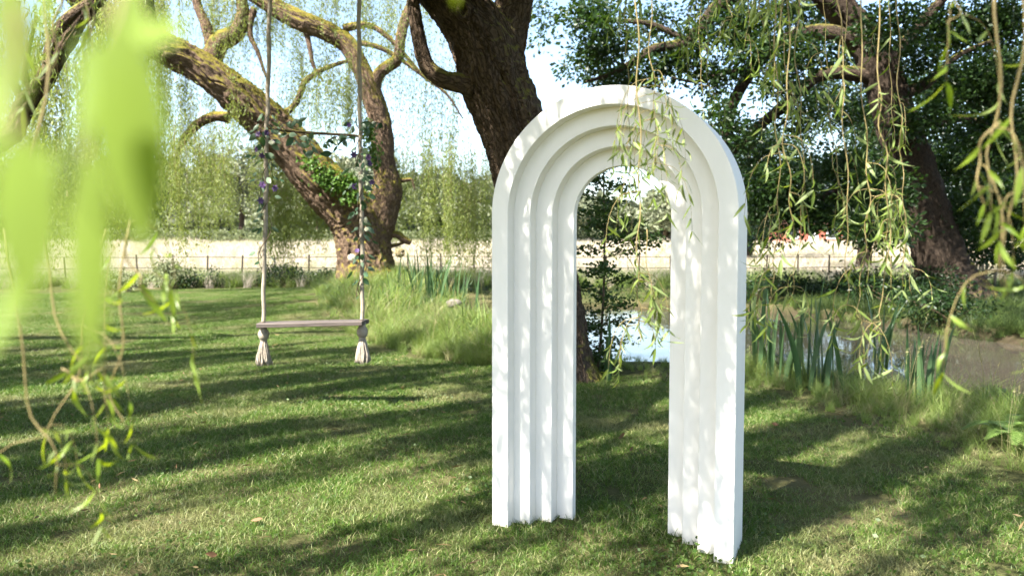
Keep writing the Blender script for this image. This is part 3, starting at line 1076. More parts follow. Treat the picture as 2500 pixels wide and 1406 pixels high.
for _ in range(420):
    gx_ = -7.5 + 12.5 * R.random()
    gy_ = 2.6 + 8.0 * R.random()
    if gap_mask(gx_, gy_) < 0.50:
        continue
    crown_shade_clump(gx_, gy_, 2.9 + 3.4 * R.random(), 9, 0.09, 1.9)
for _ in range(230):         # upper clumps added in the same streaks to deepen shade and block sky
    gx_ = -8 + 13 * R.random()
    gy_ = 2.4 + 8.6 * R.random()
    if gap_mask(gx_, gy_) < 0.53:
        continue
    crown_shade_clump(gx_, gy_, 6.5 + 4.0 * R.random(), 10, 0.12, 2.0)
for _ in range(8):          # added out of view to keep the leaning trunk in shade
    crown_shade_clump(-0.6 + 1.6 * R.random(), 6.2 + 2.2 * R.random(), 5.4 + 2.5 * R.random(), 14, 0.25, 1.6)
for _ in range(46):          # thin shade over the arch
    gx_, gy_ = 0.1 + 2.3 * R.random(), 4.0 + 1.9 * R.random()
    if gap_mask(gx_, gy_) > 0.42:
        crown_shade_clump(gx_, gy_, 3.6 + 4 * R.random(), 3, 0.2, 1.7)
for _ in range(26):          # and over the lawn to its right
    gx_, gy_ = 1.6 + 1.5 * R.random(), 3.8 + 3.0 * R.random()
    if gap_mask(gx_, gy_) > 0.45:
        crown_shade_clump(gx_, gy_, 3.4 + 4 * R.random(), 6, 0.12, 1.7)


def shade_tips(target, n):
    """Unseen loose twig tips added between the sun and a spot on the arch to shade it."""
    for _ in range(n):
        q = np.array(target) + R.normal(0, 1, 3) * np.array([.05, .02, .3])
        t = 2.6 + 1.6 * R.random()
        p = q + np.array(TOSUN) * t
        lim = CAMH + 0.315 * max(p[1], 0) + 0.2
        l = 0.35 + 0.35 * R.random()
        if p[2] - l > lim:
            tops.append(p)
            lens.append(l)


for z in (0.5, 0.8, 1.1, 1.4, 1.7):
    shade_tips((0.97, 3.60, z), 4)
    shade_tips((0.84, 3.68, z), 1)
    shade_tips((0.02, 3.98, z), 1)
shade_tips((0.45, 3.85, 2.1), 2)
for _ in range(24):
    gx_ = -13 + 14 * R.random()
    gy_ = 10.5 + 14 * R.random()
    crown_shade_clump(gx_, gy_, 6.5 + 3.0 * R.random(), 12, 0.3, 2.2)
# strands that would shade the hanging leaves or the swing are left out
ts = np.array(TOSUN)
keep = []
for p, l in zip(tops, lens):
    ok = True
    for q in (np.array([-0.14, 0.25, 1.5]), np.array([-0.7, 1.25, 1.2]), np.array([-0.6, 1.25, 1.5]), np.array([0.44, 2.75, 1.9]), np.array([0.44, 2.75, 1.4]), np.array([-0.2, 0.25, 1.3]), np.array([-1.75, 7.0, 0.8]), np.array([-2.15, 7.0, 0.9]), np.array([-1.35, 7.0, 0.9])):
        for f in (0.0, 0.35, 0.7, 1.0):
            w = p - np.array([0, 0, l * f]) - q
            if np.linalg.norm(w - ts * w.dot(ts)) < 0.22:
                ok = False
    keep.append(ok)
tops = [p for p, k in zip(tops, keep) if k]
lens = [l for l, k in zip(lens, keep) if k]
curtain(mbl, mbs, tops, lens, 0.105, 62, 0.06, 0.6, 0.004, 0.21)
crown = mbl.build("crown", M['willow_leaf'], big, smooth=False)
mbs.build("twigs", M['twig'], big)

# hanging strands in front of the picture
LEAVES = []          # (matrix, size on screen)
strand_objs = []


def strand(pts, r0=0.0022, leaf=0.085, gaps=(), dens=1.0, twigs=6, tl=0.14, seg=(0.0, 1.0)):
    P = np.array([at(a, b, d) for a, b, d in pts])
    ln = np.linalg.norm(np.diff(P, axis=0), axis=1).sum()
    n = max(14, int(ln / 0.03))
    C = catmull(P, n)
    k = np.arange(n)[:, None]
    C = C + 0.006 * np.sin(k * np.array([[0.9, 0.7, 0]]) + R.random(3) * 6) * np.array([1, 1, 0])
    mb = MB()
    tube(mb, C, np.linspace(r0, r0 * 0.45, n), 6)
    ends = []
    cl = seg[0] + (seg[1] - seg[0]) * (np.arange(5) + R.random(5)) / 5
    for _ in range(int(twigs * 1.2)):
        t = float(np.clip(cl[R.integers(0, 5)] + R.normal(0, 0.035), seg[0], min(seg[1], 0.995)))
        if any(a < t < b for a, b in gaps):
            continue
        p = C[int(t * (n - 1))]
        a = R.random() * 6.28
        l = tl * (0.5 + R.random())
        o = np.array([math.cos(a), math.sin(a), 0])
        Q = np.array([p, p + o * l * 0.35 + [0, 0, -l * 0.1], p + o * l * 0.55 + [0, 0, -l * 0.5], p + o * l * 0.6 + [0, 0, -l]])
        D = catmull(Q, 9)
        tube(mb, D, np.linspace(r0 * 0.5, r0 * 0.25, 9), 4)
        ends.append(D)
    s = mb.build("hanging_twig", M['twig'], big)
    strand_objs.append(s)
    depth = P[:, 1].mean()

    def put(p, out, tilt, sc):
        d = np.array([out[0] * math.sin(tilt), out[1] * math.sin(tilt), -math.cos(tilt)])
        sz = leaf * sc * 0.88
        LEAVES.append((leaf_matrix(p, d, R.random() * 6.28, sz), sz / max(p[1], 0.2), s))
    t = seg[0]
    ang = R.random() * 6
    while t < seg[1]:
        t += 0.024 / ln / dens * (0.5 + R.random())
        if t >= 1 or any(a < t < b for a, b in gaps) or (np.min(np.abs(cl - t)) > 0.055 and R.random() < 0.55):
            continue
        ang += 2.4
        put(C[int(t * (n - 1))], (math.cos(ang), math.sin(ang)), 0.3 + 0.9 * R.random(), 0.35 + 0.85 * R.random())
    for D in ends:
        for q in (3, 5, 6, 7, 8, 8):
            ang += 2.2
            put(D[q], (math.cos(ang), math.sin(ang)), 0.15 + 0.9 * R.random(), 0.5 + 0.6 * R.random())


D0 = 2.75
# centre strands hanging in front of the arch
strand([(1552, -70, D0), (1558, 200, D0), (1562, 450, D0), (1556, 640, D0), (1562, 760, D0 + .02), (1560, 835, D0)], 0.0028, 0.085, gaps=[(0.09, 0.28)], dens=0.9, twigs=13, tl=0.15)
strand([(1590, -70, D0 + .1), (1588, 120, D0 + .1), (1600, 260, D0 + .1), (1605, 420, D0 + .1)], 0.0022, 0.085, gaps=[(0.15, 0.46)], dens=1.5, twigs=20, tl=0.17, seg=(0.46, 1.0))
strand([(1530, -70, D0 + .6), (1528, 80, D0 + .6), (1535, 250, D0 + .6), (1540, 560, D0 + .6), (1548, 700, D0 + .6)], 0.002, 0.08, gaps=[(0.2, 0.5)], dens=0.6, twigs=6)
strand([(1575, 560, D0), (1585, 680, D0), (1598, 735, D0)], 0.0018, 0.105, dens=1.1, twigs=1, tl=.1, seg=(0.55, 1))
strand([(1510, -80, 3.2), (1515, 0, 3.2), (1512, 90, 3.2)], 0.002, 0.09, dens=1.2, twigs=3)
strand([(1560, -80, 3.4), (1565, 20, 3.4), (1572, 110, 3.4)], 0.002, 0.085, dens=1.3, twigs=4)
strand([(1690, -80, 3.4), (1684, 30, 3.4), (1676, 130, 3.4)], 0.0022, 0.09, dens=1.2, twigs=6)
strand([(1712, -80, 4.2), (1708, 100, 4.2), (1716, 230, 4.2), (1722, 300, 4.2)], 0.002, 0.08, dens=1.1, twigs=8)
strand([(1732, -80, 3.9), (1726, 90, 3.9), (1733, 300, 3.9)], 0.0022, 0.075, dens=0.5, twigs=3)
strand([(1775, -80, 3.0), (1780, 20, 3.0), (1788, 70, 3.0)], 0.0025, 0.1, dens=1.5, twigs=5)
strand([(1825, -80, 3.3), (1828, 20, 3.3), (1822, 115, 3.3)], 0.0022, 0.085, dens=1.5, twigs=6)
strand([(1850, -80, 3.0), (1856, 0, 3.0), (1860, 80, 3.0)], 0.0022, 0.09, dens=1.4, twigs=5)
# strands right of the arch
strand([(1890, -70, D0), (1894, 150, D0), (1898, 330, D0), (1902, 500, D0), (1890, 640, D0), (1885, 720, D0)], 0.0026, 0.088, dens=0.95, twigs=12, gaps=[(0.0, 0.08)])
strand([(1922, -70, D0 - .1), (1926, 170, D0 - .1), (1915, 330, D0 - .1), (1930, 470, D0 - .1), (1935, 590, D0 - .1)], 0.0026, 0.09, dens=0.95, twigs=11, gaps=[(0.2, 0.35)])
strand([(1950, -70, D0 + .2), (1945, 150, D0 + .2), (1960, 350, D0 + .2), (1955, 560, D0 + .2), (1935, 700, D0 + .2), (1945, 745, D0 + .2)], 0.002, 0.085, dens=0.8, twigs=9, gaps=[(.6, .72)])
strand([(1905, -70, D0 + .5), (1912, 100, D0 + .5), (1935, 240, D0 + .5), (1990, 300, D0 + .5)], 0.002, 0.08, dens=1.0, twigs=6)
strand([(2040, -70, D0), (2052, 100, D0), (2058, 260, D0), (2070, 480, D0), (2066, 640, D0), (2072, 760, D0)], 0.0026, 0.088, dens=0.5, twigs=10, gaps=[(.05, .2), (.55, .66)])
strand([(2060, -70, D0 + .2), (2064, 150, D0 + .2), (2030, 290, D0 + .2), (2050, 440, D0 + .2), (2066, 520, D0 + .2)], 0.002, 0.09, dens=0.7, twigs=8, gaps=[(.0, .45)])
strand([(2105, -70, D0 + .1), (2104, 200, D0 + .1), (2120, 420, D0 + .1), (2116, 560, D0 + .1), (2100, 700, D0 + .1), (2090, 790, D0 + .1)], 0.0026, 0.088, dens=0.8, twigs=13, gaps=[(.04, .26)])
strand([(2145, -70, D0 - .1), (2146, 180, D0 - .1), (2150, 300, D0 - .1), (2165, 420, D0 - .1), (2170, 600, D0 - .1), (2150, 740, D0 - .1), (2150, 800, D0 - .1)], 0.0026, 0.09, dens=0.85, twigs=13, gaps=[(.03, .2)])
strand([(2190, -70, D0 + .3), (2195, 200, D0 + .3), (2202, 400, D0 + .3), (2210, 560, D0 + .3), (2228, 720, D0 + .3)], 0.0026, 0.085, dens=0.55, twigs=9, gaps=[(.05, .28), (.5, .58)])
strand([(2175, -70, D0 + .6), (2172, 150, D0 + .6), (2180, 330, D0 + .6), (2150, 480, D0 + .6), (2135, 640, D0 + .6)], 0.002, 0.08, dens=0.9, twigs=10)
strand([(2010, -70, D0 + .9), (2016, 100, D0 + .9), (2030, 330, D0 + .9), (2046, 480, D0 + .9)], 0.0018, 0.075, dens=0.4, twigs=4)
# close strands at the right edge
strand([(2436, -90, 1.35), (2434, 120, 1.35), (2430, 300, 1.35), (2420, 420, 1.35), (2440, 560, 1.35), (2456, 700, 1.35)], 0.0026, 0.07, dens=0.2, twigs=4, gaps=[(.05, .5)])
strand([(2495, -90, 1.3), (2490, 150, 1.3), (2478, 330, 1.3), (2462, 520, 1.3), (2460, 720, 1.3)], 0.0026, 0.07, dens=0.2, twigs=4, gaps=[(.1, .4)])
strand([(2345, -60, 1.5), (2335, 30, 1.5), (2318, 60, 1.5)], 0.002, 0.085, dens=1.0, twigs=2)
strand([(2430, 300, 1.3), (2395, 360, 1.3), (2388, 430, 1.3), (2400, 520, 1.3)], 0.0022, 0.07, dens=0.8, twigs=3)
# strands on the lower left
strand([(95, -80, 1.25), (110, 250, 1.25), (85, 480, 1.25), (130, 720, 1.25), (190, 880, 1.25), (230, 930, 1.25)], 0.0024, 0.07, dens=0.35, twigs=4, gaps=[(0.0, .55)])
strand([(20, 560, 1.2), (40, 800, 1.2), (75, 1000, 1.2), (130, 1090, 1.2), (140, 1210, 1.2)], 0.0018, 0.06, dens=0.45, twigs=3, gaps=[(0, .4)])
strand([(255, 560, 1.35), (215, 760, 1.35), (185, 900, 1.35), (150, 1000, 1.35), (105, 1090, 1.35)], 0.0018, 0.065, dens=0.5, twigs=3, gaps=[(0, .3)])
strand([(305, 540, 1.3), (300, 720, 1.3), (295, 850, 1.3), (270, 960, 1.3), (305, 1045, 1.3)], 0.0018, 0.06, dens=0.4, twigs=3, gaps=[(.45, .62)])
strand([(310, 560, 1.3), (318, 650, 1.3), (350, 690, 1.3), (372, 745, 1.3)], 0.0018, 0.075, dens=1.0, twigs=2)
strand([(140, 900, 1.3), (200, 930, 1.3), (250, 900, 1.3), (262, 1000, 1.3)], 0.0016, 0.07, dens=1.0, twigs=2)
strand([(150, -80, 1.6), (140, 60, 1.6), (128, 180, 1.6)], 0.0025, 0.07, dens=0.7, twigs=3)
strand([(215, -80, 1.9), (222, 60, 1.9), (205, 170, 1.9)], 0.0022, 0.07, dens=0.9, twigs=3)

# the very close leaves at the left edge, far out of focus
mb = MB()
tube(mb, catmull([at(330, -140, 0.30), at(290, 20, 0.29), at(240, 160, 0.28), at(215, 330, 0.27), at(190, 520, 0.26)], 30), np.linspace(0.0012, 0.0007, 30), 6)
tube(mb, catmull([at(40, -140, 0.26), at(40, 60, 0.25), at(30, 260, 0.24), at(50, 420, 0.22)], 30), np.linspace(0.0011, 0.0006, 30), 6)
near = mb.build("hanging_twig", M['twig'], big)


def near_leaf(a, b, Y, width, var, roll=0.0):
    p, q = at(a[0], a[1], Y), at(b[0], b[1], Y + 0.01)
    ln = np.linalg.norm(q - p)
    m = leaf_matrix(p, (q - p) / ln, np.array([-0.45 + 0.25 * R.normal(), -0.8, 0.3 + 0.2 * R.normal()]), ln)
    sw = 1.3 * pxm(width, Y) / (ln * 0.155)
    m[:3, 0] *= sw
    LEAVES.append((m, 9.0 + ln, near, var))


for a, b, Y, w, v, roll in [((285, 60), (335, 640), 0.23, 190, 0, 1.45), ((235, 110), (300, 600), 0.25, 150, 4, 1.9), ((215, 380), (200, 920), 0.25, 120, 0, 1.2), ((195, 90), (250, 540), 0.22, 120, 2, 2.2),
                            ((320, 100), (455, 35), 0.25, 100, 4, 0.3), ((60, 330), (40, 780), 0.20, 190, 0, 1.3), ((30, 640), (25, 910), 0.23, 100, 2, 1.7), ((150, 700), (165, 920), 0.24, 80, 4, 1.3),
                            ((20, -60), (40, 250), 0.25, 130, 0, 1.4), ((95, -80), (150, 100), 0.30, 70, 2, 1.6), ((330, -30), (235, 260), 0.30, 100, 4, 1.2), ((130, 360), (60, 690), 0.21, 120, 2, 1.9),
                            ((-10, 120), (10, 520), 0.21, 130, 2, 0), ((95, 420), (110, 800), 0.23, 90, 4, 0), ((390, 20), (345, 180), 0.3, 60, 0, 0), ((1108, -60), (1112, 20), 0.4, 22, 0, 1.4)]:
    near_leaf(a, b, Y, w, v, roll)

LEAVES.sort(key=lambda l: -l[1])
extra = {}
for k, l in enumerate(LEAVES):
    v = l[3] if len(l) > 3 else int(R.integers(0, len(LEAF_ME)))
    if k < 290:
        o = bpy.data.objects.new("leaf", (LEAF_NEAR if l[0][1, 3] < 1.45 else LEAF_ME)[v])
        COL.objects.link(o)
        o.parent = l[2]
        o.matrix_basis = Matrix(l[0].tolist())
    else:
        e = extra.setdefault("a", MB())
        V = np.c_[LEAF_V[v], np.ones(len(LEAF_V[v]))] @ l[0].T
        e.add(V[:, :3], LEAF_Q)
if extra:
    o = extra["a"].build("hanging_leaves", M['willow_leaf'], big)
    o["kind"] = "stuff"

# --- forked willow on the left
LY = 22.0
lw = thing("willow_tree", "old forked willow with mossy orange-brown trunk leaning over the swing", "tree", at(900, 715, LY))
lw.location.z = 0
limb(lw, "trunk", [(915, 790, 240), (908, 740, 190), (898, 700, 158), (892, 640, 135), (884, 585, 132), (866, 535, 128), (825, 488, 116), (760, 420, 106), (692, 338, 97), (638, 284, 92),
                   (560, 218, 86), (480, 160, 78), (400, 118, 72), (330, 82, 66), (250, 38, 58), (180, -20, 50), (90, -100, 40)], LY, M['bark_left'], 190, 0.06, 0.09, 5, step=0.045, ridge=44,
     dy=[0, 0, 0, 0, 0, 0, -.1, -.3, -.5, -.7, -1, -1.2, -1.4, -1.6, -1.9, -2.2, -2.5])
LB = dict(Y=LY, mat=M['bark_left'])


def lb(pts, seed, segs=28, bark=0.07, lump=0.1, Y=LY):
    return limb(lw, "limb", pts, Y, M['bark_left'], segs, bark, lump, seed, step=0.05, ridge=14 if segs < 60 else 32)


lb([(900, 640, 90), (912, 580, 90), (925, 535, 84), (942, 475, 74), (944, 435, 60), (937, 390, 52), (930, 310, 52), (912, 245, 50), (885, 175, 45), (850, 112, 43), (800, 78, 45), (720, 45, 46), (660, 10, 42), (590, -40, 42), (500, -120, 32)], 6, 120, lump=0.08)
lb([(530, 200, 62), (518, 152, 50), (535, 106, 46), (575, 80, 40), (592, 40, 32), (586, -30, 26)], 7)
lb([(518, 115, 28), (502, 60, 24), (482, 12, 20), (470, -50, 16)], 8, 16)
lb([(560, 288, 28), (520, 285, 24), (480, 305, 22), (450, 340, 18), (435, 372, 12), (428, 410, 7)], 9, 16)
lb([(678, 290, 20), (715, 262, 16), (735, 225, 15), (746, 198, 14), (790, 170, 12), (840, 152, 9), (880, 150, 5)], 10, 12)
lb([(905, 245, 34), (925, 182, 30), (968, 148, 28), (976, 112, 26), (986, 60, 24), (1003, 10, 24), (1015, -60, 20)], 11, 18)
lb([(950, 440, 15), (985, 440, 10), (1005, 440, 8), (1013, 464, 4)], 12, 10)
lb([(935, 575, 24), (968, 572, 18), (985, 584, 18), (1003, 593, 12)], 13, 14)
lb([(935, 606, 12), (968, 598, 9), (1000, 588, 5)], 14, 8)
lb([(838, 70, 20), (900, 62, 16), (955, 98, 12), (1010, 160, 9), (1045, 200, 5)], 15, 10)
lb([(880, 105, 14), (930, 118, 12), (985, 150, 10), (1036, 189, 8), (1090, 230, 6), (1130, 290, 3)], 16, 8)
lb([(742, 60, 16), (755, 110, 12), (765, 160, 9), (790, 200, 5)], 17, 8)
lb([(620, 20, 18), (610, 80, 14), (630, 130, 10), (650, 190, 6)], 18, 8)
lb([(700, 320, 14), (760, 325, 8), (850, 330, 4)], 19, 8)
lb([(330, 90, 40), (300, 150, 28), (260, 220, 20), (215, 300, 12)], 20, 12)
mbl, mbs = MB(), MB()


def px_curtain(x0, x1, ytop, ylo, yhi, n, Ymin=19.5, Ymax=25.0, dens=38, leaf=0.10, clus=None):
    tp, ls = [], []
    nc = clus or max(3, int((x1 - x0) / 17))
    cs = x0 + (x1 - x0) * R.random(nc)
    cl = ylo + (yhi - ylo) * R.random(nc)
    cY = Ymin + (Ymax - Ymin) * R.random(nc)
    for _ in range(n):
        q = R.integers(0, nc)
        xx = cs[q] + R.normal(0, 14)
        Y = cY[q] + R.normal(0, 0.25)
        yt = ytop + R.normal(0, 25)
        yb = cl[q] + R.normal(0, 22)
        p, e = at(xx, yt, Y), at(xx, yb, Y)
        l = p[2] - max(e[2], 0.5)
        if l < 0.25:
            continue
        tp.append(p)
        ls.append(l)
    curtain(mbl, mbs, tp, ls, leaf, dens, 0.09, 0.6, 0.003, 0.21, jit=0.06)


# light upper curtain with sky showing through
px_curtain(380, 660, -60, 60, 330, 105)
px_curtain(400, 640, 200, 300, 520, 85)
px_curtain(360, 560, 330, 480, 620, 60, 18, 21)
px_curtain(350, 660, 330, 470, 565, 95, 23.5, 27)
px_curtain(640, 900, -60, 60, 240, 80)
px_curtain(700, 900, 150, 260, 420, 60)
px_curtain(660, 850, 400, 560, 655, 120, 22.8, 25, leaf=0.11)
px_curtain(760, 880, 180, 280, 330, 30, 20, 21, dens=60)
px_curtain(900, 1120, -60, 40, 260, 45)
px_curtain(960, 1170, 130, 300, 470, 50, 21, 25, dens=26)
px_curtain(960, 1200, 380, 520, 660, 125, 22.5, 26, leaf=0.11)
px_curtain(1020, 1110, 340, 520, 680, 30, 20, 21)
px_curtain(1120, 1200, 420, 560, 690, 30, 22, 24)
px_curtain(200, 420, -40, 150, 520, 90)
# twig masses high above the picture, so that the tree does not end at the frame
for _ in range(60):
    p = np.array([-9.5 + 10 * R.random(), 18 + 8 * R.random(), 9.5 + 3.5 * R.random()])
    curtain(mbl, mbs, [p + R.normal(0, .4, 3) for _ in range(7)], [1.6 + R.random() * 1.5 for _ in range(7)], 0.12, 30, 0.15, 0.6, 0.005, 0.2)
mbl.build("crown", M['willow_far'], lw, smooth=False)
mbs.build("twigs", M['twig'], lw)

# --- third willow, trunk outside the picture on the left
tw = thing("willow_tree", "willow whose rough grey-brown limb slants in at the top left corner", "tree", (-9.6, 10.8, 0))
mb = MB()
C = catmull([(-9.7, 10.8, -0.2), (-9.6, 10.8, 0.9), (-9.3, 10.8, 2.0), (-8.2, 10.7, 2.7)] + [at(a, b, 10.6) for a, b in ((0, 345), (62, 256), (126, 172), (190, 60), (250, -10), (330, -110))], 120)
tube(mb, C, np.interp(np.linspace(0, 1, 120), [0, .2, .45, .7, 1], [.40, .26, .125, .095, .05]), 48, 0.1, 0.08, 22, ridge=18)
mb.build("trunk", M['bark'], tw, attr=True)
for k, (pts, Y) in enumerate([([(118, 190, 36), (128, 120, 34), (160, 60, 38), (215, 15, 34), (280, -40, 30)], 10.6), ([(60, 262, 20), (30, 200, 18), (0, 180, 16), (-60, 150, 14)], 10.6),
                              ([(80, 235, 18), (60, 180, 14), (70, 120, 10), (90, 40, 8)], 10.5), ([(340, -60, 50), (352, 10, 44), (372, 60, 30), (400, 95, 16)], 12)]):
    limb(tw, "limb", pts, Y, M['bark'], 20, 0.08, 0.06, 30 + k, ridge=12)
mbl, mbs = MB(), MB()
px_curtain(-40, 360, -60, 80, 300, 90, 10, 14, 40)
px_curtain(-40, 380, 120, 300, 590, 170, 12, 17, 42)
px_curtain(0, 300, 330, 520, 640, 90, 14, 18, 42)
mbl.build("crown", M['willow_far'], tw, smooth=False)
mbs.build("twigs", M['twig'], tw)

# --- oak across the pond
OY = 19.5
oak = thing("oak_tree", "dark leaning oak on the far bank with spreading branches", "tree", at(2335, 742, OY))
oak.location.z = 0
limb(oak, "trunk", [(2365, 800, 260), (2338, 745, 190), (2316, 690, 138), (2290, 620, 116), (2255, 500, 106), (2225, 400, 100), (2190, 300, 92), (2160, 200, 86), (2120, 110, 78), (2070, 40, 70),
                    (2010, -20, 62), (1930, -110, 50), (1850, -220, 36)], OY, M['oak_bark'], 72, 0.06, 0.07, 41, step=0.06, ridge=24)
for k, (pts, Y) in enumerate([([(2112, 110, 48), (2030, 82, 40), (1950, 85, 36), (1890, 118, 32), (1838, 170, 30), (1795, 240, 28), (1776, 300, 24), (1770, 352, 15)], OY),
                              ([(2170, 200, 44), (2080, 180, 36), (2000, 186, 30), (1910, 262, 27), (1850, 312, 24), (1812, 352, 20), (1778, 378, 12)], OY),
                              ([(2212, 228, 32), (2260, 205, 26), (2300, 170, 18), (2350, 130, 12), (2420, 100, 8)], OY),
                              ([(2242, 470, 42), (2150, 452, 34), (2050, 470, 28), (1980, 492, 20), (1900, 520, 12)], OY),
                              ([(1980, -50, 50), (1870, -45, 44), (1765, 8, 36), (1718, 60, 32), (1671, 106, 28), (1600, 118, 22), (1550, 150, 17), (1490, 182, 10), (1430, 200, 5)], OY),
                              ([(2180, 270, 30), (2260, 300, 24), (2350, 290, 18), (2440, 320, 12)], OY),
                              ([(2150, 180, 30), (2230, 80, 26), (2300, 0, 22), (2380, -80, 16)], OY),
                              ([(1680, 100, 16), (1590, 60, 13), (1500, 50, 10), (1420, 40, 6)], OY),
                              ([(1840, 170, 16), (1760, 180, 12), (1700, 200, 8), (1640, 190, 5)], OY)]):
    limb(oak, "limb", pts, Y, M['oak_bark'], 20, 0.08, 0.08, 50 + k, step=0.08, ridge=12)
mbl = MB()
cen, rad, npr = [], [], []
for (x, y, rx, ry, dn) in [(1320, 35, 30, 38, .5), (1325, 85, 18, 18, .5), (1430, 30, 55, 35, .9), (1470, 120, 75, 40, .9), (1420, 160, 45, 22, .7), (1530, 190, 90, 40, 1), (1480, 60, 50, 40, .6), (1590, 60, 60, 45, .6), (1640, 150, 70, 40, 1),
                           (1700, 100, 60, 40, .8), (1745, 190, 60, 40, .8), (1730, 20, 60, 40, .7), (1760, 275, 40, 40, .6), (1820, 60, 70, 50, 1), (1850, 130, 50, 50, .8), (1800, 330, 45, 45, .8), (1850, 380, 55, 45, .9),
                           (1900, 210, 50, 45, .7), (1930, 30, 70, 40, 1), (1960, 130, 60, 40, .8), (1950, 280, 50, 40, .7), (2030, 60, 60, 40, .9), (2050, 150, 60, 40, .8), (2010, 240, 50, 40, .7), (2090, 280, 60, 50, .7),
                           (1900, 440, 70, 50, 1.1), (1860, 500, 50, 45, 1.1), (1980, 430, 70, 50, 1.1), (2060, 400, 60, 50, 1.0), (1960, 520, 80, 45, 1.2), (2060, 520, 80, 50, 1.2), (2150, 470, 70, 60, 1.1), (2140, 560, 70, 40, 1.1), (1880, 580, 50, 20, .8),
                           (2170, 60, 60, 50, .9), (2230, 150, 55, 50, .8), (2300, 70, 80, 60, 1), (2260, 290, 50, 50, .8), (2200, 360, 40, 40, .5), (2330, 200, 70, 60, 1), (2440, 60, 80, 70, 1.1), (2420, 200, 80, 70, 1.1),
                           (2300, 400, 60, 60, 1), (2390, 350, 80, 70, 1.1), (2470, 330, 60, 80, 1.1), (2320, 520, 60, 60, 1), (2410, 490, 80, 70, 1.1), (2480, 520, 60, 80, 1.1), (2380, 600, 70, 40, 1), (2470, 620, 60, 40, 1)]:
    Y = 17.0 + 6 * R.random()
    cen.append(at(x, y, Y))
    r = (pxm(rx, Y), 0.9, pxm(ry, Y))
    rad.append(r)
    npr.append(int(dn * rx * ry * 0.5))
for _ in range(170):      # crown above and beside the picture, stretched over the pond to shade the bank
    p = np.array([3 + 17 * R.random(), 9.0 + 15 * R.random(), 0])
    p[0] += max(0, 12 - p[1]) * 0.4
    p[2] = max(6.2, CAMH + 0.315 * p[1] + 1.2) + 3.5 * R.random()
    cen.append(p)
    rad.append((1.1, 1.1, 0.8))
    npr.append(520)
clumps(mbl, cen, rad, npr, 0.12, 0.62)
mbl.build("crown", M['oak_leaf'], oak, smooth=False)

# --- dense dark trees behind the oak
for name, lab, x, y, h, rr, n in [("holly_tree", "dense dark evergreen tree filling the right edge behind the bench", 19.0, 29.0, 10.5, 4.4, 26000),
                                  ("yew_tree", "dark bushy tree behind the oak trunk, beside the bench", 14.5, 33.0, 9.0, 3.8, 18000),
                                  ("maple_tree", "dark round tree at the field edge to the right of the arch", 13.5, 46.0, 8.5, 3.6, 9000)]:
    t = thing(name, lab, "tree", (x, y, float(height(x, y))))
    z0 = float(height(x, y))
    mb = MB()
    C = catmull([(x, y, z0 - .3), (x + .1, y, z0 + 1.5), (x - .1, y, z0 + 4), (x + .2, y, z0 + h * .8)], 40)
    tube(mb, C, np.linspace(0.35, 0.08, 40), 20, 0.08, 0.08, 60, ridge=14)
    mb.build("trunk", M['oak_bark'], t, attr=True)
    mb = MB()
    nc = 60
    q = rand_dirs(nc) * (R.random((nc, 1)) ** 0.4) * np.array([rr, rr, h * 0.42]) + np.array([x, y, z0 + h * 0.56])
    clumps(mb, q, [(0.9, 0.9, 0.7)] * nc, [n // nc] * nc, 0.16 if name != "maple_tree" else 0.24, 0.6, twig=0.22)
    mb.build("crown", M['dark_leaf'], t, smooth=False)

# --- sapling seen through the arch
sy = 8.9
sap = thing("sapling", "slender young tree with small dark leaves seen through the arch", "tree", ground(1478, 930))
mb = MB()
C = catmull([at(1455, 950, sy), at(1462, 880, sy), at(1472, 750, sy), at(1476, 600, sy), at(1474, 450, sy), at(1476, 300, sy)], 60)
tube(mb, C, np.linspace(0.022, 0.006, 60), 10, 0.08, 0.05, 71, ridge=8)
mbl = MB()
for k in range(34):
    t = 0.16 + 0.8 * k / 33 + R.normal(0, 0.01)
    p = C[int(np.clip(t, 0, .99) * 59)]
    a = k * 2.4 + R.normal(0, .3)
    ln = (0.20 + 0.45 * R.random()) * (1.1 - 0.4 * abs(t - 0.45))
    o = np.array([math.cos(a), 0.8 * math.sin(a), 0])
    D = catmull([p, p + o * ln * .5 + [0, 0, ln * .16], p + o * ln + [0, 0, ln * (.12 + R.normal(0, .1))]], 10)
    tube(mb, D, np.linspace(0.006, 0.002, 10), 5)
    m = int(80 + 190 * ln)
    B = D[R.integers(2, 10, m)] + R.normal(0, 1, (m, 3)) * np.array([.07, .07, .035])
    leaf_quads(mbl, B, R.normal(0, 1, (m, 3)) * np.array([1, 1, .5]) + [0, 0, -.2], 0.05 * (.7 + .6 * R.random(m)), 0.032 * (.7 + .6 * R.random(m)), 0.5)
mb.build("trunk", M['twig_dark'], sap, attr=True)
mbl.build("crown", M['sapling_leaf'], sap, smooth=False)

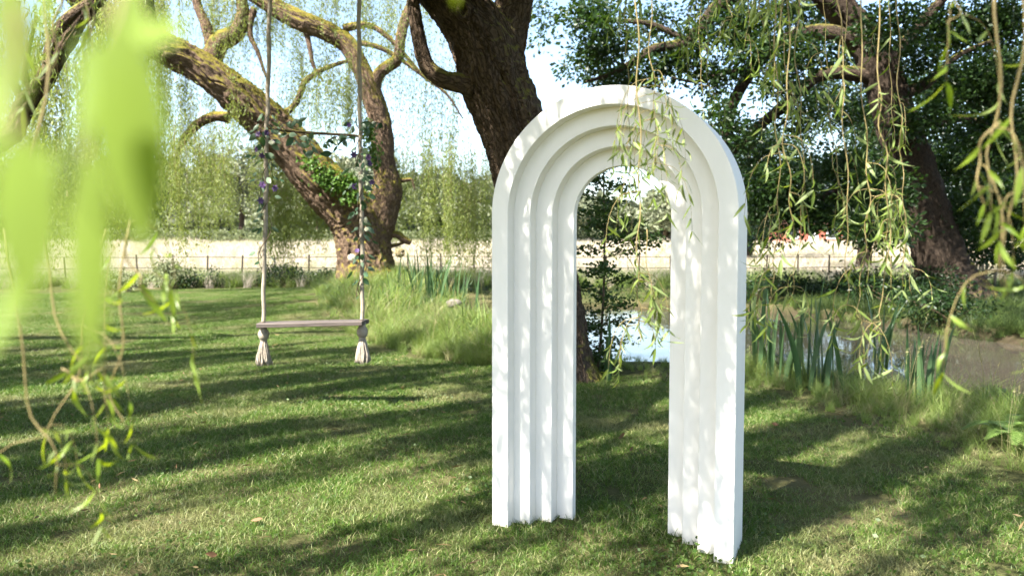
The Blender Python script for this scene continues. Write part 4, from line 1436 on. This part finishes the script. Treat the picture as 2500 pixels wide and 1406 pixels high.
# ------------------------------------------------------------------ iron estate fence
xs = np.arange(-22, 24, 1.15)
fence = thing("iron_fence", "thin rusty iron estate fence between the lawn and the hay field", "fence", (0, float(fence_y(0.0)), 0))
post_me = None
mb = MB()
box(mb, -0.026, 0.026, -0.008, 0.008, -0.15, 1.04)
post_me = mb.mesh("post", smooth=False)
post_me.materials.append(M['iron'])
for x in xs:
    y = float(fence_y(x))
    o = bpy.data.objects.new("post", post_me)
    COL.objects.link(o)
    o.location = (x, y, float(height(x, y)))
    o.rotation_euler = (R.normal(0, .02), R.normal(0, .025), R.normal(0, .1))
    o.scale = (1, 1, 1 + R.normal(0, .03))
    set_parent(o, fence)
fx = np.linspace(-22, 24, 90)
fy = fence_y(fx)
for zz in (0.26, 0.6, 0.97):
    mb = MB()
    tube(mb, np.stack([fx, fy - 0.012, height(fx, fy) + zz + 0.012 * np.sin(fx * 1.3 + zz * 9)], -1), 0.012, 5)
    mb.build("rail", M['iron'], fence)

# ------------------------------------------------------------------ hedge, woods, cottage in the distance


def leaf_heap(mb, c, r, n, leaf, w=0.8):
    d = rand_dirs(n)
    d[:, 2] = np.abs(d[:, 2]) * 1.0 - 0.15
    B = np.asarray(c) + d * np.asarray(r) * (0.78 + 0.28 * R.random((n, 1)))
    leaf_quads(mb, B, norm(d + 0.9 * rand_dirs(n)), leaf * (.6 + .8 * R.random(n)), leaf * w * (.6 + .8 * R.random(n)), .5)


hedge = thing("hedge", "long clipped pale green hedge at the far side of the hay field", "hedge", (-30, 92, float(height(-30, 92))))
mb = MB()
for x in np.arange(-75, 12, 1.3):
    leaf_heap(mb, (x, 92 + R.normal(0, .4), float(height(x, 92)) + 0.35), (1.3, 1.2, 1.5 + .35 * R.random()), 420, 0.22)
mb.build("foliage", M['hedge_leaf'], hedge, smooth=False)

mbw, mbt = MB(), MB()
for k in range(230):
    y = 101 + 120 * R.random() ** 1.2
    x = (-0.75 + 1.6 * R.random()) * y
    z = float(height(x, y))
    hh = (4.5 + 9 * R.random() ** 1.8) if x < 0 else (4.5 + 2.5 * R.random())
    rr = 3.2 + 2.2 * R.random()
    for _ in range(9):
        d = rand_dirs(1)[0] * 0.6
        leaf_heap(mbw, (x + d[0] * rr, y + d[1] * rr, z + hh * 0.52 + d[2] * hh * .55), (rr * .55, rr * .55, hh * .24), 95, 0.9)
    if y < 130:
        tube(mbt, [(x, y, z - .5), (x + .2, y, z + hh * .3), (x, y, z + hh * .7)], [.4, .3, .15], 8)
wood = mbw.build("woodland", M['hazy_wood_leaf'], None, smooth=False)
tag(wood, "sunlit mixed woodland on the slope beyond the field", "woodland", kind="stuff")
o = mbt.build("woodland_trunks", M['twig_dark'], wood)
o["kind"] = "stuff"
for (xx, yy, hh, rr, lab) in [(-33, 97, 12, 5, "broad pale green tree behind the hedge at the far left"), (-24, 98, 10, 4.2, "round tree with a dark trunk showing above the hedge, below the willow limb"),
                              (6, 88, 5.2, 3.2, "rounded grey-green tree at the field edge seen through the arch"), (17, 84, 5.8, 3.6, "tree at the field edge seen through the arch on its right")]:
    z = float(height(xx, yy))
    t = thing("field_tree", lab, "tree", (xx, yy, z), "trees standing at the edge of the field")
    mb = MB()
    tube(mb, catmull([(xx, yy, z - .3), (xx + .2, yy, z + hh * .3), (xx - .2, yy, z + hh * .8)], 14), np.linspace(.45, .12, 14), 10, .08, .05, 3, ridge=10)
    mb.build("trunk", M['oak_bark'], t, attr=True)
    mb = MB()
    for _ in range(22):
        d = rand_dirs(1)[0] * (0.4 + .4 * R.random())
        leaf_heap(mb, (xx + d[0] * rr, yy + d[1] * rr, z + hh * .6 + d[2] * hh * .4), (rr * .42, rr * .42, hh * .17), 190, 0.42)
    mb.build("crown", M['hazy_wood_leaf'], t, smooth=False)

cx_, cyy = 32.5, 86.0
cz = float(height(cx_, cyy))
cot_ = thing("cottage", "small red brick cottage with white door glimpsed across the field", "house", (cx_, cyy, cz))
mb = MB()
box(mb, cx_ - 3.4, cx_ + 3.4, cyy, cyy + 4.5, cz - .3, cz + 2.3)
mb.build("wall", M['brick'], cot_, smooth=False)
mb = MB()
mb.add([(cx_ - 3.7, cyy - .3, cz + 2.25), (cx_ + 3.7, cyy - .3, cz + 2.25), (cx_ + 3.7, cyy + 4.8, cz + 2.25), (cx_ - 3.7, cyy + 4.8, cz + 2.25), (cx_ - 3.7, cyy + 2.25, cz + 4.4), (cx_ + 3.7, cyy + 2.25, cz + 4.4)],
       [np.array([[0, 1, 5, 4], [2, 3, 4, 5], [0, 3, 2, 1]]), np.array([[0, 4, 3], [1, 2, 5]])])
roof = mb.build("roof", M['tile'], cot_, smooth=False)
mb = MB()
box(mb, cx_ + 1.6, cx_ + 2.2, cyy + 1.9, cyy + 2.5, cz + 3.6, cz + 5.1)
mb.build("chimney", M['brick'], roof, smooth=False)
mb = MB()
box(mb, cx_ - 0.5, cx_ + 0.5, cyy - .06, cyy + .02, cz - .05, cz + 2.0)
mb.build("door", M['white'], cot_, smooth=False)
for dx in (-2.2, 2.0):
    mb = MB()
    box(mb, cx_ + dx - .6, cx_ + dx + .6, cyy - .05, cyy + .02, cz + .8, cz + 1.9)
    wdw = mb.build("window", M['white'], cot_, smooth=False)
    mb = MB()
    box(mb, cx_ + dx - .48, cx_ + dx + .48, cyy - .07, cyy - .052, cz + .92, cz + 1.78)
    mb.build("pane", M['glass'], wdw, smooth=False)

# ------------------------------------------------------------------ swing
SY = 7.0
swing = thing("rope_swing", "plank swing seat hung on two thick wrapped ropes with tassels", "swing", at(760, 790, SY))
sl, sr = at(632, 792, SY), at(892, 786, SY)
zc = (sl[2] + sr[2]) / 2
mb = MB()
xx = np.linspace(sl[0], sr[0], 15)
for side in (0,):
    dep, thk = 0.11, 0.017
    V, Q = [], []
    ring = [(-dep, -thk), (-dep + .006, -thk - .004), (dep - .006, -thk - .004), (dep, -thk), (dep, thk - .006), (dep - .008, thk), (-dep + .008, thk), (-dep, thk - .006)]
    for k, x in enumerate(xx):
        bow = 0.004 * math.sin(k * 0.9)
        for (yy, zz) in ring:
            V.append((x + 0.012 * (yy / dep) * (1 if k > 7 else -1), SY + yy + bow * .4, zc + (sr[2] - sl[2]) * (k / 14 - .5) + zz))
    m = len(ring)
    for k in range(14):
        for j in range(m):
            Q.append([k * m + j, (k + 1) * m + j, (k + 1) * m + (j + 1) % m, k * m + (j + 1) % m])
    Q = np.array(Q)
    ends = [np.array([[0, 1, 2, 3], [0, 3, 4, 7], [4, 5, 6, 7]]), np.array([[0, 1, 2, 3], [0, 3, 4, 7], [4, 5, 6, 7]]) + 14 * m]
    mb.add(V, [Q] + ends)
seat = mb.build("seat", M['plank'], swing, smooth=False)


def wrapped_rope(C, r, pitch=0.011, segs=12):
    C = np.asarray(C)
    s = np.concatenate([[0], np.cumsum(np.linalg.norm(np.diff(C, axis=0), axis=1))])
    n = int(s[-1] / pitch * 4)
    ss = np.linspace(0, s[-1], n)
    P = np.stack([np.interp(ss, s, C[:, k]) for k in range(3)], -1)
    rr = r * (0.93 + 0.11 * np.abs(np.sin(np.arange(n) * math.pi / 4))) * (1 + 0.13 * (vnoise(ss * 9, ss * 0 + 3, 8) - .5))
    mb = MB()
    tube(mb, P, rr, segs)
    return mb


def tassel(p, parent):
    mb = MB()
    tube(mb, [(p[0], p[1], p[2] + .02), (p[0], p[1], p[2] - .03), (p[0] + .004, p[1], p[2] - .05), (p[0], p[1], p[2] - .075), (p[0], p[1], p[2] - .11), (p[0], p[1], p[2] - .125)],
         [0.028, 0.03, 0.044, 0.048, 0.042, 0.026], 16, 0.05, 0.06, 3)
    mb.build("knot", M['rope'], parent)
    mb = MB()
    for k in range(130):
        a = R.random() * 6.28
        q = math.sqrt(R.random())
        c, s = math.cos(a) * q, math.sin(a) * q
        ln = 0.205 + 0.03 * R.random()
        z0 = p[2] - 0.118
        P = catmull([(p[0] + c * .022, p[1] + s * .022, z0), (p[0] + c * .042, p[1] + s * .042, z0 - ln * .35), (p[0] + c * .058 + R.normal(0, .004), p[1] + s * .058, z0 - ln * .7),
                     (p[0] + c * .066 + R.normal(0, .007), p[1] + s * .066 + R.normal(0, .007), z0 - ln)], 8)
        tube(mb, P, 0.0042, 5)
    tube(mb, [(p[0], p[1], p[2] - .112), (p[0], p[1], p[2] - .126), (p[0], p[1], p[2] - .138)], [0.028, 0.031, 0.028], 14)
    mb.build("tassel", M['tassel'], parent)


ropes = []
for pts in ([(643, 786), (645, 640), (650, 470), (650, 345), (655, 200), (658, 0), (661, -160)], [(884, 780), (884, 600), (881, 420), (879, 300), (877, 150), (876, 0), (875, -160)]):
    C = catmull([at(a, b, SY) for a, b in pts], 80)
    C[:, 0] += 0.004 * np.sin(np.arange(80) * 0.7)
    top = C[-1].copy()
    ropes.append(C)
    wrapped_rope(C, 0.0185).build("rope", M['rope'], swing)
    tassel(np.array([C[0][0], SY, C[0][2] - 0.035]), swing)
    # loop of rope over the limb
    mb = MB()
    th = np.linspace(0, 2 * math.pi, 33)
    cz_ = 5.02
    tube(mb, np.stack([top[0] + 0 * th, SY + .17 * np.sin(th), cz_ + .17 * np.cos(th)], -1), 0.024, 10, cap=False)
    tube(mb, catmull([top, (top[0], SY, (top[2] + cz_) / 2), (top[0], SY, cz_ - 0.15)], 12), 0.0215, 10)
    mb.build("rope_loop", M['rope'], swing)
Cb = catmull([at(648, 312, SY), at(700, 320, SY), at(780, 326, SY), at(850, 330, SY), at(882, 334, SY)], 30)
mb = wrapped_rope(Cb, 0.011, 0.013, 8)
mb.build("spreader_branch", M['bark'], swing)

# ------------------------------------------------------------------ flower garlands on the ropes


def ovate_mesh(name, w=0.5, mat='garland_leaf'):
    t = np.linspace(0, 1, 6)
    ww = w * 0.5 * np.sin(math.pi * np.clip(t, .03, .98) ** 0.8) ** 0.9
    V = []
    for k in range(6):
        for s, f in ((-1, .3), (0, 0), (1, .3)):
            V.append((s * ww[k], f * ww[k] + .25 * t[k] ** 2, -t[k]))
    i, j = np.meshgrid(np.arange(5), np.arange(2), indexing='ij')
    a = (i * 3 + j).ravel()
    mb = MB()
    mb.add(V, np.stack([a, a + 1, a + 4, a + 3], -1))
    me = mb.mesh(name)
    me.materials.append(M[mat])
    return me


OV = [ovate_mesh("leaf", w) for w in (0.5, 0.42, 0.58)]


def petal_ring(mb, n, L, W, lift, z0=0.0, off=0.0):
    for k in range(n):
        a = 2 * math.pi * k / n + off
        c, s = math.cos(a), math.sin(a)
        R0 = np.array([c, s, 0])
        T0 = np.array([-s, c, 0])
        t = np.linspace(0, 1, 5)
        w = W * .5 * np.sin(math.pi * np.clip(t * .9 + .06, 0, .985))
        V = []
        for q in range(5):
            c0 = R0 * L * t[q] * math.cos(lift) + np.array([0, 0, z0 + L * t[q] * math.sin(lift) - .25 * L * t[q] ** 2])
            V += [c0 - T0 * w[q], c0 + T0 * w[q]]
        i = np.arange(4)
        mb.add(V, np.stack([2 * i, 2 * i + 1, 2 * i + 3, 2 * i + 2], -1))


mbp = MB()
petal_ring(mbp, 6, 1, .55, .35)
petal_ring(mbp, 5, .4, .12, .9, .02)
CLEM = mbp.mesh("clematis_flower")
CLEM.materials.append(M['purple'])
mbp = MB()
for q in range(6):
    petal_ring(mbp, 13 - q, 1 - .14 * q, .28, .15 + .24 * q, 0.05 * q, q * .4)
DAHL = mbp.mesh("pompom_flower")
DAHL.materials.append(M['cream'])


def garland(C, lab, ylo, yhi, nleaf, clem, pom, spread, stem_seed):
    """C: rope centre line; ylo/yhi pixel rows between which foliage is tied on; flowers as (px, py, size px)."""
    z_hi, z_lo = at(0, ylo, SY)[2], at(0, yhi, SY)[2]
    gtop = C[np.argmin(np.abs(C[:, 2] - z_hi))]
    t = thing("flower_garland", lab, "garland", (gtop[0], SY - .03, z_lo))
    zz = np.linspace(z_lo, z_hi, 60)
    cx = np.interp(zz, C[:, 2], C[:, 0])
    ph = np.arange(60) * .45 + stem_seed
    mb = MB()
    tube(mb, np.stack([cx + .036 * np.cos(ph), SY + .036 * np.sin(ph), zz], -1), .004, 6)
    tube(mb, np.stack([cx + .05 * np.cos(ph * .6 + 2), SY + .045 * np.sin(ph * .6 + 2), zz], -1), .003, 6)
    mb.build("vine", M['twig_dark'], t)
    for k in range(nleaf):
        u = R.random()
        u = u ** spread
        z = z_lo + (z_hi - z_lo) * u
        x = np.interp(z, C[:, 2], C[:, 0])
        a = R.random() * 6.28
        w = .03 + .11 * R.random() ** 1.5 * (0.4 + u)
        p = np.array([x + w * math.cos(a), SY - abs(w * math.sin(a)) * .9 - .02, z + R.normal(0, .02)])
        d = np.array([math.cos(a), math.sin(a) * .6, -0.25 - .8 * R.random()])
        o = bpy.data.objects.new("leaf", OV[k % 3])
        COL.objects.link(o)
        o.matrix_basis = Matrix(leaf_matrix(p, d, R.random() * 6.28, .045 + .045 * R.random()).tolist())
        set_parent(o, t)
    for nm, me, lst in (("clematis_flower", CLEM, clem), ("pompom_flower", DAHL, pom)):
        for (a, b, s) in lst:
            p = at(a, b, SY - .09)
            o = bpy.data.objects.new(nm, me)
            COL.objects.link(o)
            f = Vector((R.normal(0, .5), -1, R.normal(0.1, .4))).to_track_quat('Z', 'Y').to_matrix().to_4x4()
            sc_ = pxm(s, SY) / 2 * 0.78
            o.matrix_basis = Matrix.Translation(Vector(p)) @ f @ Matrix.Scale(sc_, 4)
            set_parent(o, t)
    return t


garland(ropes[0], "leafy garland with purple clematis tied along the swing's left-hand rope", 275, 660, 52,
        [(630, 328, 24), (650, 325, 22), (626, 365, 22), (640, 380, 26), (641, 452, 28), (672, 460, 26), (636, 490, 26), (668, 345, 14)], [(663, 347, 22)], 0.55, 0.3)
garland(ropes[1], "leafy garland with cream pompom flowers tied along the swing's right-hand rope", 295, 725, 76,
        [(864, 378, 26), (852, 306, 20), (900, 385, 26), (908, 445, 22), (866, 455, 24), (872, 612, 20), (903, 400, 20)],
        [(890, 398, 24), (873, 414, 26), (880, 432, 24), (848, 396, 20), (893, 538, 24), (858, 628, 26), (895, 560, 16)], 0.85, 1.9)
# loose sprays hanging between the ropes
tsp = thing("leaf_spray", "sprays of green leaves hanging from the branch between the swing ropes", "garland", at(770, 330, SY))
mb = MB()
for (a, b, c, d) in [(668, 318, 735, 295), (690, 320, 745, 372), (860, 330, 790, 352), (862, 332, 810, 375), (880, 320, 930, 300), (745, 326, 765, 372)]:
    P = catmull([at(a, b, SY - .04), at((a + c) / 2, (b + d) / 2 - 8, SY - .06), at(c, d, SY - .05)], 12)
    tube(mb, P, np.linspace(.004, .002, 12), 5)
    for q in range(2, 12):
        for s in (0,):
            dd = np.array([R.normal(0, .8), R.normal(-.2, .4), -.4 + R.normal(0, .4)])
            o = bpy.data.objects.new("leaf", OV[q % 3])
            COL.objects.link(o)
            o.matrix_basis = Matrix(leaf_matrix(P[q], dd, R.random() * 6.28, .05 + .05 * R.random()).tolist())
            set_parent(o, tsp)
mb.build("stem", M['twig_dark'], tsp)

# ------------------------------------------------------------------ ivy on the forked willow
iv = thing("ivy", "glossy green ivy growing in the fork of the mossy willow", "ivy", at(830, 470, LY - 0.9))
mb = MB()
for (x, y, rx, ry, n) in [(760, 395, 22, 16, 120), (790, 425, 28, 18, 200), (825, 450, 34, 20, 320), (860, 470, 26, 22, 260), (800, 440, 20, 20, 120), (905, 345, 14, 40, 200), (915, 390, 14, 22, 120), (895, 315, 12, 20, 80), (850, 440, 26, 16, 160)]:
    for _ in range(n):
        p = at(x + R.normal(0, rx * .6), y + R.normal(0, ry * .6), LY - 1.0 - .35 * R.random())
        leaf_quads(mb, p[None], rand_dirs(1) + [[0, -.3, -.5]], .085 + .05 * R.random(), .085, .5)
mb.build("foliage", M['ivy_leaf'], iv, smooth=False)

# ------------------------------------------------------------------ waterside plants


def blade_obj(base, h, lean, az, w, parent, name="leaf"):
    n = 8
    t = np.linspace(0, 1, n)
    o = np.array([math.cos(az), math.sin(az), 0])
    P = base + o * (lean * h * t[:, None] ** 2.0) + np.array([0, 0, 1.0]) * (h * (t - .35 * abs(lean) * t ** 2))[:, None]
    s = np.array([-math.sin(az + .8), math.cos(az + .8), 0])
    ww = w * .5 * (1 - t ** 3) * (0.75 + .25 * np.sin(t * 3))
    V = np.concatenate([P - s * ww[:, None], P + np.cross(s, [0, 0, 1.0]) * (ww * .25)[:, None], P + s * ww[:, None]])
    i = np.arange(n - 1)
    mb = MB()
    mb.add(V, [np.stack([i, i + 1, n + i + 1, n + i], -1), np.stack([n + i, n + i + 1, 2 * n + i + 1, 2 * n + i], -1)])
    mb.build(name, M['iris'], parent)


IR = [(1862, 925, 9, 1.30, "tall flag iris growing at the pond edge right beside the arch"), (1975, 960, 10, 1.22, "broad clump of flag iris in front of the bright water"),
      (2040, 975, 6, 1.05, "small flag iris clump between two larger clumps at the pond edge"), (2135, 930, 8, 1.15, "flag iris with leaning leaves, below the hanging willow twigs"),
      (2255, 1000, 12, .85, "dark low flag iris clump by the muddy water"), (1510, 945, 3, .8, "thin flag iris leaves standing at the water seen through the arch"), (1905, 940, 6, 1.0, "slim flag iris next to the tall one beside the arch"),
      (1930, 880, 6, .8, "short flag iris standing in the water behind the tall clumps")]
for (a, b, n, h, lab) in IR:
    p = ground(a, b, -0.05)
    t = thing("iris_plant", lab, "plant", p, "flag irises along the near bank")
    for k in range(n):
        q = p + np.array([R.normal(0, .07), R.normal(0, .07), -.08])
        blade_obj(q, h * (.8 + .4 * R.random()), .06 + .32 * R.random() ** 2, R.random() * 6.28, .046 + .02 * R.random(), t)
for k, (a, b, n, lab) in enumerate([(1060, 722, 16, "reed clump at the left end of the pond, beside the forked willow"), (1110, 726, 16, "reed clump in the middle of the reeds right of the forked willow"), (1160, 732, 14, "reed clump nearest the arch, by the pond's left end"), (1010, 716, 10, "thin reed clump against the root of the forked willow")]):
    p = at(a, b, 18.5)
    p[2] = height(p[0], p[1])
    t = thing("reed_clump", lab, "plant", p, "reeds at the left end of the pond")
    for q in range(n + 8):
        blade_obj(p + np.array([R.normal(0, .3), R.normal(0, .3), -.05]), .95 + .55 * R.random(), .1 + .3 * R.random() ** 2, R.random() * 6.28, .055, t)


def fern(p, n, L, lab):
    t = thing("fern", lab, "fern", p, "ferns on the near bank")
    for k in range(n):
        az = k * 6.28 / n + R.normal(0, .3)
        o = np.array([math.cos(az), math.sin(az), 0])
        l = L * (.75 + .4 * R.random())
        C = catmull([p, p + o * l * .25 + [0, 0, l * .42], p + o * l * .6 + [0, 0, l * .55], p + o * l * .95 + [0, 0, l * .38]], 26)
        mb = MB()
        tube(mb, C, np.linspace(.0035, .001, 26), 4)
        T_, N_, B_ = frames(C)
        S = norm(np.cross(T_, [0, 0, 1.0]))
        for q in range(3, 26):
            pl = .17 * L * math.sin(math.pi * min(1, (q + 2) / 29)) + .01
            for sgn in (-1, 1):
                d = norm(S[q] * sgn + T_[q] * .45 + [0, 0, -.12])
                side = T_[q]
                b0_ = C[q]
                V = [b0_ - side * .005, b0_ + d * pl * .45 - side * .007, b0_ + d * pl, b0_ + d * pl * .45 + side * .007, b0_ + side * .005]
                mb.add(V, [np.array([[0, 1, 3, 4]]), np.array([[1, 2, 3]])])
        mb.build("frond", M['fern'], t)


for (a, b, n, L, lab) in [(2455, 1090, 8, .32, "fern with lit fronds at the right edge of the bank"), (2500, 1110, 8, .36, "fern half cut off by the right edge of the picture"), (2490, 1010, 7, .32, "fern behind the others, near the muddy water")]:
    p = ground(a, b)
    p[2] = height(p[0], p[1])
    fern(p, n, L, lab)

# ------------------------------------------------------------------ shrubs along the fence
for (a, b, Y, rx, h, n, mat, lab) in [(425, 700, 25.2, .55, 1.15, 1500, 'hedge_leaf', "upright dark bush in front of the fence, below the willow limb"), (490, 705, 25.6, .6, .6, 900, 'dark_leaf', "low dark bush by the fence, beside the upright bush"),
                                      (735, 700, 26.5, 1.3, .7, 2200, 'dark_leaf', "low dark shrub along the fence left of the forked willow"), (290, 715, 23.5, .7, .5, 900, 'hedge_leaf', "low bush by the fence behind the hanging willow leaves"),
                                      (2230, 700, 18.6, .7, .9, 1500, 'dark_leaf', "dark shrub at the foot of the oak trunk"), (2130, 700, 20.5, 1.0, .8, 1700, 'dark_leaf', "dark shrub on the far bank left of the oak"),
                                      (1875, 720, 21.0, 1.1, .75, 1700, 'dark_leaf', "low dark shrub across the water, next to the arch's right edge"), (1985, 720, 20.6, 1.0, .7, 1600, 'dark_leaf', "low dark shrub across the water, below the far cottage"),
                                      (2210, 770, 16.6, .9, .7, 1600, 'dark_leaf', "dark waterside bush overhanging the pond in front of the oak trunk"), (2330, 800, 14.6, .8, .5, 1300, 'dark_leaf', "low dark bush on the far bank right of the oak's foot")]:
    p = at(a, b, Y)
    p[2] = height(p[0], p[1])
    t = thing("shrub", lab, "shrub", p)
    mb = MB()
    nc = 14
    q = p + R.normal(0, 1, (nc, 3)) * np.array([rx * .55, .3, 0])
    q[:, 2] = p[2] + h * (.25 + .6 * R.random(nc))
    clumps(mb, q, [(.25, .25, .2)] * nc, [n // nc] * nc, .09, .5, twig=.12)
    mb.build("foliage", M[mat], t, smooth=False)
    mb = MB()
    for k in range(nc):
        tube(mb, catmull([p + [R.normal(0, .1), R.normal(0, .05), -.05], (p + q[k]) / 2 + [0, 0, .05], q[k]], 6), np.linspace(.012, .004, 6), 5)
    mb.build("stem", M['twig_dark'], t)

# ------------------------------------------------------------------ bench beneath the oak
bp = at(2362, 690, 24.5)
bp[2] = float(height(bp[0], bp[1]))
ben = thing("garden_bench", "old slatted wooden bench in the shade beside the oak", "bench", bp)


def bpart(name, x0, x1, y0, y1, z0, z1, parent=ben):
    mb = MB()
    box(mb, bp[0] + x0, bp[0] + x1, bp[1] + y0, bp[1] + y1, bp[2] + z0, bp[2] + z1)
    return mb.build(name, M['bench'], parent, smooth=False)


for x in (-.62, .56):
    bpart("leg", x, x + .06, -.45, -.39, -.03, .62)
    bpart("leg", x, x + .06, .0, .06, -.03, .92)
    bpart("armrest", x - .01, x + .07, -.47, .0, .622, .65)
bpart("rail", -.56, .56, .01, .05, .84, .91)
bpart("rail", -.56, .56, .01, .05, .46, .52)
for k in range(11):
    bpart("slat", -.53 + k * .098, -.47 + k * .098, .02, .04, .521, .839)
for k in range(4):
    bpart("seat_slat", -.62, .62, -.44 + k * .11, -.35 + k * .11, .41, .435)

# ------------------------------------------------------------------ small things
bpos = at(977, 617, 19.0)
ball = thing("garden_ball", "round open-work bronze ball on a thin stake beside the forked willow", "ornament", (bpos[0], bpos[1], float(height(bpos[0], bpos[1]))))
mb = MB()
rb = pxm(11, 19)
th = np.linspace(0, 2 * math.pi, 41)
for k in range(16):
    ax = rand_dirs(1)[0]
    u = norm(np.cross(ax, [0.3, .1, 1]))
    v = np.cross(ax, u)
    off = R.normal(0, .35)
    rr = rb * math.sqrt(max(.1, 1 - min(off * off, .9)))
    tube(mb, bpos + ax * rb * np.clip(off, -.9, .9) + rr * (np.cos(th)[:, None] * u + np.sin(th)[:, None] * v), .009, 6, cap=False)
mb.build("ball", M['ball'], ball)
mb = MB()
tube(mb, [(bpos[0], bpos[1], float(height(bpos[0], bpos[1])) - .1), (bpos[0], bpos[1], bpos[2] - rb)], .008, 6)
mb.build("stake", M['iron'], ball)


def rock(p, r, lab, mat='stone'):
    mb = MB()
    n, m = 14, 9
    V = []
    for i in range(m):
        ph = math.pi * i / (m - 1)
        for j in range(n):
            th_ = 2 * math.pi * j / n
            k = 1 + .35 * (vnoise(j * 6 / n, i * .9 + p[0] * 3, 6, 6) - .5)
            V.append((p[0] + r[0] * k * math.sin(ph) * math.cos(th_), p[1] + r[1] * k * math.sin(ph) * math.sin(th_), p[2] + r[2] * k * math.cos(ph)))
    i, j = np.meshgrid(np.arange(m - 1), np.arange(n), indexing='ij')
    a, b = (i * n + j).ravel(), (i * n + (j + 1) % n).ravel()
    mb.add(V, np.stack([a, a + n, b + n, b], -1))
    o = mb.build("rock", M[mat])
    tag(o, lab, "rock")


p = at(1108, 738, 15.5)
rock((p[0], p[1], p[2] - .02), (.15, .13, .09), "pale stone lying in the long grass left of the arch")
p = ground(2408, 1014, WATER_Z)
rock((p[0], p[1], WATER_Z + .02), (.13, .12, .07), "wet grey stone at the water's edge near the ferns", 'wet_stone')
p = ground(2175, 935, WATER_Z)
rock((p[0], p[1], WATER_Z + .02), (.22, .15, .13), "mossy stone in the water behind the dark irises", 'wet_stone')

fl = ovate_mesh("fallen_leaf", .55, 'fallen')


def fallen(a, b, s, lab, grp=None):
    p = ground(a, b, .022)
    o = bpy.data.objects.new("fallen_leaf", fl)
    COL.objects.link(o)
    o.matrix_basis = Matrix(leaf_matrix(p, np.array([R.normal(), R.normal(), .05]), R.random() * 6, s).tolist())
    o.location.z = .035
    tag(o, lab, "leaf", grp)


fallen(1524, 1064, .10, "curled orange-brown leaf lying on the lawn between the arch legs")
fallen(1545, 1098, .05, "small dry leaf on the lawn just in front of the curled one")
for (a, b, lab) in [(240, 1188, "small dry leaf on the lawn below the hanging twigs at the lower left"), (640, 1270, "small dry leaf on the front lawn, halfway between the left edge and the arch"),
                    (530, 1360, "small dry leaf on the lawn nearest the bottom edge of the picture"), (1900, 1040, "small dry leaf on the lawn just right of the arch, by the irises"),
                    (430, 1140, "small dry leaf on open lawn in front of the swing")]:
    fallen(a, b, .055, lab, "dry leaves scattered on the lawn")
